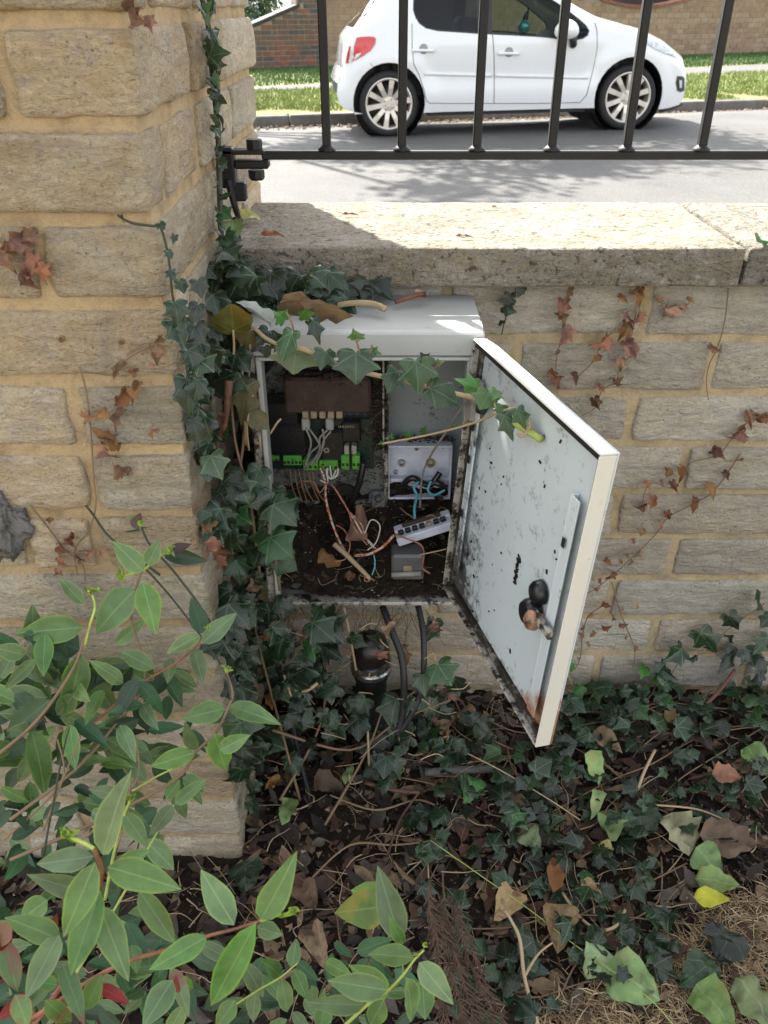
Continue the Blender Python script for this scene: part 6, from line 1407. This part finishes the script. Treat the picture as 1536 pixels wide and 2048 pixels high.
fallen('large wrinkled brown leaf beside the broad khaki leaf', 1459, 1677, .085, .05, 5, M_BR, 26, .5, .4, .35)
fallen('broad dark green leaf with fan shape between pale leaves', 1281, 1640, .05, .06, 95, M_IVYM, 27, .15, .2)
fallen('yellow-green leaf tucked under the broad dark green leaf', 1222, 1645, .048, .045, 100, M_PGR, 28, .3, .3)
fallen('tall pale green leaf standing upright left of the orange leaf', 1190, 1535, .05, .028, 80, M_PGR, 29, .5, .2, tilt=-.5)
fallen('curled olive leaf just under the tall pale green leaf', 1190, 1607, .045, .02, 110, M_PGR, 30, 1, .4)
fallen('tiny bright yellow leaf in dark ivy at the centre right', 1213, 1698, .025, .02, 70, M_YEL, 31)
fallen('small round pale leaf lying on dark ivy', 1061, 1677, .034, .033, 60, M_PGR, 32, .25, .2)
fallen('folded pinkish-brown leaf above the small grey stem', 1107, 1747, .05, .022, 280, M_ORG, 33, .9, .3)
fallen('narrow tan leaf curled like a strip', 1190, 1789, .045, .015, 50, M_TAN, 34, .9, .8)
fallen('torn pale tan leaf on a dry forked stalk', 1012, 1805, .045, .034, 120, M_TAN, 35, .6, .5, .35)
fallen('crumpled pale tan leaf right of the forked stalk', 1119, 1850, .055, .04, 100, M_TAN, 36, .6, .5, .35)
fallen('pointed yellow-green leaf at the right, above the yellow leaf', 1418, 1723, .045, .04, 60, M_PGR, 37, .2, .3)
fallen('wide olive-green leaf behind the yellow leaf', 1436, 1762, .055, .035, 10, M_PGR, 38, .3, .2)
fallen('bright yellow torn leaf at the edge of the dry grass', 1424, 1795, .045, .024, 5, M_YEL, 39, .3, .3, .3)
fallen('light green heart-shaped leaf on the edge of the dry grass', 1190, 1922, .042, .038, 130, M_PGR, 40, .2, .2)
fallen('largest light green leaf lying half on the dry grass', 1264, 1962, .065, .055, 40, M_PGR, 41, .15, .15)
fallen('dark green ivy-like leaf over the dry grass corner', 1450, 1890, .05, .05, 120, M_IVY, 42, .2, .2)
fallen('blue-green leaf lying on dry grass left of the dark one', 1395, 1945, .055, .04, 150, M_IVYM, 43, .2, .2)
fallen('mottled pale green leaf on the dry grass at the bottom', 1430, 2010, .055, .05, 60, M_PGR, 44, .2, .2)
fallen('pale green leaf cut by the bottom right corner', 1515, 2010, .065, .05, 60, M_PGR, 45, .2, .2)
fallen('pale striped green leaf at the right edge', 1517, 1516, .05, .04, 60, M_PGR, 46, .3, .3)
fallen('dull tan leaf left of the foot of the cabinet door', 937, 1435, .04, .034, 60, M_TAN, 47, .4, .5)
fallen('grey-tan leaf leaning against the wall left of the door', 885, 1440, .04, .034, 100, M_TAN, 48, .3, .4)
fallen('pale pointed green leaf standing in dark litter', 698, 1545, .035, .015, 290, M_PGR, 49, .3, .2, tilt=.4)
fallen('crumpled reddish-brown leaf beside the pale pointed leaf', 658, 1567, .045, .03, 20, M_BR, 50, .7, .6, .3)
fallen('green-yellow ragged leaf lying by the pillar foot', 575, 1620, .04, .025, 110, M_PGR, 51, .4, .4)
fallen('grey-green ivy leaf in the litter between the shrub shoots', 490, 1748, .045, .045, 80, M_IVYM, 52, .2, .2)
fallen('grey-brown leaf at the lower centre right of the buds', 615, 1790, .04, .03, 60, M_BR, 53, .6, .4)
fallen('ring-like curled tan leaf under the lower shrub shoot', 632, 1885, .045, .03, 70, M_TAN, 54, 1.1, 1.2)
fallen('bright green young leaf pair in front of the cabinet door', 940, 1575, .045, .035, 110, M_IVYL, 55, .4, .3)
fallen('green ivy leaf under the orange-brown twig', 835, 1640, .04, .04, 60, M_IVY, 56, .2, .2)
# twigs
def twig(label, pts, r_, m, dz=.02, cat='twig', name='fallen_twig', extra=()):
    P = [gpt(p[0], p[1], p[2] if len(p) > 2 else dz) for p in pts]; c = P[0].copy(); q = MB(); q.tube(spline([p-c for p in P], 5), r_, 6)
    for e in extra: q.tube(spline([gpt(p[0], p[1], p[2] if len(p) > 2 else dz)-c for p in e], 5), (r_[0]*.7, r_[1]*.6) if isinstance(r_, tuple) else r_*.6, 5)
    o = q.build(name, m, None, True); o.location = c; return tag(o, label, cat)
twig('dry golden forked stalk rising from the bottom centre', [(1075, 2048, .02), (1050, 1960, .04), (1040, 1880, .06), (1022, 1840, .07), (1010, 1820, .08)], (.0028, .0016), M_STEMT, extra=[[(1048, 1955, .04), (1075, 1910, .06), (1105, 1885, .07)]])
twig('forked grey-brown twig lying below the black cables', [(660, 1590), (750, 1620), (830, 1600), (870, 1610)], .0016, M_STEMB)
twig('orange-brown twig lying between the cables and the door corner', [(730, 1565, .03), (790, 1580, .03), (838, 1585, .03)], .003, M_DEADI, extra=[[(838, 1585, .03), (800, 1640, .02), (775, 1710, .02)]])
twig('curved grey stem arching through the litter at lower right', [(1125, 1785), (1160, 1835, .03), (1200, 1860, .035), (1235, 1850, .035), (1250, 1820, .03)], .002, M_STEMT)
twig('long thin pale stalk crossing the ivy in front of the door', [(900, 1490, .06), (1000, 1540, .055), (1100, 1600, .04), (1160, 1640, .03)], .0009, M_STEMT)
twig('long green stalk crossing the litter to the pale heart leaf', [(860, 1680, .04), (960, 1750, .035), (1060, 1820, .035), (1150, 1890, .03), (1290, 1990, .03), (1345, 2048, .03)], .0007, M_STEMG)
twig('thick reddish twig leaning on the wall foot at right', [(1400, 1420, .03), (1440, 1380, .05), (1470, 1340, .07)], .003, simple('reddish_twig_mat', (.14, .06, .04), .8))
twig('pale dry twig lying across the ground ivy at right', [(1295, 1610, .03), (1340, 1612, .035), (1400, 1620, .03), (1460, 1645, .03), (1500, 1660, .03)], .0014, M_STEMT)
twig('brown root lying from the soil towards the shrub', [(620, 1760), (700, 1690, .03), (790, 1690), (880, 1680)], .0014, M_STEMB)
twig('golden stalk between tan leaf and tall pale leaf', [(1275, 1580, .03), (1290, 1540, .04), (1310, 1500, .04)], .0022, M_STEMT)
twig('fallen wood stick with grey bark beside the door corner', [(850, 1545, .012), (920, 1540, .014), (990, 1538, .014)], .006, M_CEM)
q = MB(); P = [atY(*p) for p in ((688, 1215, .86), (700, 1270, .85), (712, 1340, .84))]; q.tube([p-P[0] for p in P], .0017, 6); o = q.build('dead_twig', M_STEMT, None, True); o.location = P[0]; tag(o, 'straight tan stalk hanging below the cabinet in front of the gland', 'twig')
for i, (a_, b_, lb) in enumerate((((568, 1350), (590, 1415), 'pale stalk upright among dark ivy left of the conduit'), ((735, 1455), (738, 1530), 'pair of pale stalks standing under the conduit'), ((590, 1380), (635, 1366), 'white curled strip lying on ivy under the cabinet'))):
    P = [atY(*a_, .80), atY((a_[0]+b_[0])/2, (a_[1]+b_[1])/2+(8 if i == 2 else 0), .795), atY(*b_, .80)]; q = MB(); q.tube(spline([p-P[0] for p in P], 4), .0016 if i < 2 else .0026, 5); o = q.build('dead_twig', M_STEMT, None, True); o.location = P[0]; tag(o, lb, 'twig')
# drooping dead conifer sprays
M_CON = simple('dead_conifer_mat', (.085, .05, .032), .85, var=.4, scale=120)
cf = empty('dead_conifer_spray', gpt(860, 1790, .1), 0, 'drooping reddish-brown dead conifer spray at the bottom centre', 'conifer spray')
for i in range(7):
    sx_ = 850+i*8+rnd(-8, 8); ex = 885+i*24+rnd(-10, 10); P = [atD(sx_+(ex-sx_)*t_**1.3+rnd(-3, 3), 1740+rnd(0, 60)*(1-t_)+(2065-1740)*t_, .86-.1*t_) for t_ in [j/6 for j in range(7)]]; P = spline([p-cf.location for p in P], 5); q = MB(); q.tube(P, (.0008, .0006), 4)
    for j in range(4, len(P)-1):
        for s_ in (1, -1):
            d = (P[j+1]-P[j]).normalized(); n_ = d.cross(V((0, -1, .3))).normalized(); e = P[j]+d*rnd(.008, .014)+n_*s_*rnd(.004, .009)+jit(.003); q.tube([P[j], (P[j]+e)/2+jit(.001), e], (.0009, .0004), 4)
    q.build('frond', M_CON, cf)
# bits on the coping
for (a_, b_, L, w, an, lb) in ((702, 429, .022, .004, 0, 'thin brown stalk lying on the sunny coping near the shadow edge'), (930, 473, .022, .005, 8, 'curled brown leaf scrap in the middle of the sunny coping'), (990, 414, .008, .006, 0, 'tiny brown leaf crumb at the back of the coping'), (545, 470, .03, .012, 10, 'dry leaf scrap on the shaded end of the coping')):
    c = atZ(a_, b_, CZ1+.004); d = V((cos(R(an)), -sin(R(an)), 0))*L; single('leaf_scrap', M_DEADI if L > .02 else M_BR, lb, 'leaf', c-d/2, c+d/2, w, V((0, -.3, 1)), 60, .3, .1, .1)
single('fallen_leaf', M_IVYL, 'small bright green leaf on the coping at the right edge', 'leaf', atZ(1512, 486, CZ1+.006), atZ(1540, 476, CZ1+.008), .02, V((0, -.5, 1)), 61)
single('fallen_leaf', M_YEL, 'yellow-green leaf lodged where the coping meets the pillar', 'leaf', atZ(475, 432, CZ1+.01), atZ(520, 428, CZ1+.012), .02, V((0, -.5, 1)), 62)
single('fallen_leaf', M_PGR, 'olive striped leaf stuck in the gap between pillar and coping', 'leaf', atY(465, 440, .99), atY(468, 478, .97), .024, V((.3, -1, .4)), 63)
# pale litter along the kerb
crumbs('kerb_litter', 900, lambda: (lambda x: V((x, kerbY(x)-rnd(.0, .35)**1.0, RZ-.05+.01)))(rnd(-1.5, 6)), .006, .02, LM[2], 'dead leaves and grit gathered in the gutter along the kerb', 'litter')

q = MB()
for i in range(70):
    a_, b_ = rnd(560, 900), rnd(1000, 1190); p = atY(a_, b_, .965-.1*(b_-1000)/190); d = V((rnd(-1, 1), rnd(-.6, .2), rnd(-.5, .7)))*rnd(.01, .03); q.tube(spline([p, p+d*.5+jit(.005), p+d], 3), rnd(.0003, .0006), 3)
for i in range(26):
    a_, b_ = rnd(510, 780), rnd(700, 1000); p = atY(a_, b_, .935); d = V((rnd(-1, 1), -.2, rnd(-1, .6)))*rnd(.01, .035); q.tube(spline([p, p+d*.5+jit(.006), p+d], 3), .0003, 3)
for i in range(60):
    a_, b_ = rnd(560, 860), rnd(1205, 1230); p = atY(a_, b_, rnd(.87, .97)); d = V((rnd(-.5, .5), rnd(-.3, .1), -1))*rnd(.02, .07); q.tube(spline([p, p+d*.5+jit(.008), p+d], 3), rnd(.0003, .0007), 3)
o = q.build('fine_roots', M_STEMB, None, True); tag(o, 'fine dry rootlets straggling through the cabinet and under it', 'roots', kind='stuff')

for (bx, by, tx, ty, w, Y) in ((700, 1275, 740, 1295, 34, .84), (640, 1290, 690, 1320, 60, .84), (870, 1240, 850, 1290, 44, .9), (730, 1400, 700, 1440, 60, .83)):
    B = atY(bx, by, Y); T = atY(tx, ty, Y-.012); put('leaf', IV['d'], iv2, B, T, w*.9/F, tocam(B, .5))
crumbs('debris_crumbs', 1500, lambda: atY(rnd(505, 775), rnd(705, 1005), rnd(.925, .962)), .0005, .0019, M_MOULD, 'black crumbs and dust speckling the control unit', 'debris')
crumbs('debris_crumbs', 900, lambda: (lambda u_: atY(560+330*u_, rnd(1000, 1050), rnd(.955, .98)))(random.random()), .001, .004, M_MOULD, 'lumps of mould heaped against the back of the cabinet', 'debris')
lv = []; lf2 = []; mi = []
lvs = []; lfs = []; lmi = []
for i in range(170):
    p = heap(random.random(), random.random()); addlit(p+V((0, 0, rnd(.001, .006))), rnd(.006, .022), rnd(.005, .014), rnd(0, 6.28), random.choice((0, 0, 1, 1, 3, 4)))
me = mesh('leaf_fragments', lvs, lfs, True, LM); me.polygons.foreach_set('material_index', lmi); o = link('leaf_fragments', me); tag(o, 'small dark leaf fragments mixed in the soil inside the cabinet', 'leaf litter', kind='stuff')

for rt, n_ in ((iv1, 14), (iv2, 26)):
    for i in range(n_):
        p = ivyP(rnd(400, 560), rnd(700, 1200)) if rt is iv1 else atY(rnd(520, 900), rnd(1220, 1560), rnd(.8, .9)); d = V((rnd(-1, 1), rnd(-.5, 0), rnd(-1, .2))).normalized()*rnd(.014, .03)
        put('dead_leaf', IDEAD, rt, p, p+d, d.length*rnd(.4, .8), tocam(p, .8))
q = MB()
for i in range(28):
    a_, b_ = rnd(560, 900), rnd(1010, 1185); p = atY(a_, b_, .958-.1*(b_-1000)/190); d = V((rnd(-1, 1), rnd(-.6, .1), rnd(-.6, .8)))*rnd(.012, .035); q.tube(spline([p, p+d*.5+jit(.008), p+d], 3), rnd(.0002, .0005), 3)
for i in range(90):
    a_, b_ = rnd(560, 960), rnd(1230, 1560); p = atY(a_, b_, rnd(.78, .95)); d = V((rnd(-1, 1), rnd(-.4, .4), rnd(-1, .6)))*rnd(.015, .07)
    if p.z > .02: q.tube(spline([p, p+d*.5+jit(.008), p+d], 3), rnd(.0003, .001), 4)
o = q.build('pale_rootlets', M_STEMT, None, True); tag(o, 'pale tangled rootlets and stalks in and below the cabinet', 'roots', kind='stuff')

# thin loose wires tangled over the soil
for k_, (pts, m_, lb) in enumerate((
    (((655, 962, .918), (640, 985, .91), (628, 965, .915), (605, 962, .92)), M_COPP, 'short copper wire bent left just under the terminals'),
    (((672, 1050, .9), (690, 1062, .895), (700, 1090, .888), (690, 1118, .88), (668, 1122, .878)), M_COPP, 'thin copper wire curling round the top of the cream cable'),
    (((728, 1072, .892), (742, 1040, .9), (760, 1052, .895), (752, 1085, .888), (735, 1100, .885)), M_WW, 'thin white wire looping above the soil by the white strip'),
    (((700, 1025, .902), (722, 1048, .896), (735, 1082, .89), (757, 1098, .884), (775, 1085, .882)), M_OW, 'fine orange-flecked wire crossing behind the twisted pair'),
    (((748, 1110, .88), (750, 1130, .876), (744, 1150, .872)), M_BLW, 'tiny blue wire standing by the tip of the cream cable'),
    (((800, 1015, .93), (815, 1028, .915), (838, 1040, .905), (862, 1030, .9), (880, 1040, .895)), M_STEMB, 'brown root strand lying over the white terminal strip'),
    (((838, 1110, .872), (866, 1104, .87), (893, 1098, .87)), M_STEMT, 'straight pale stalk lying right of the smoky clear box'))):
    wire('loose_wire' if k_ < 5 else 'dead_twig', pts, .0009, m_, lb, cat='wire' if k_ < 5 else 'twig')
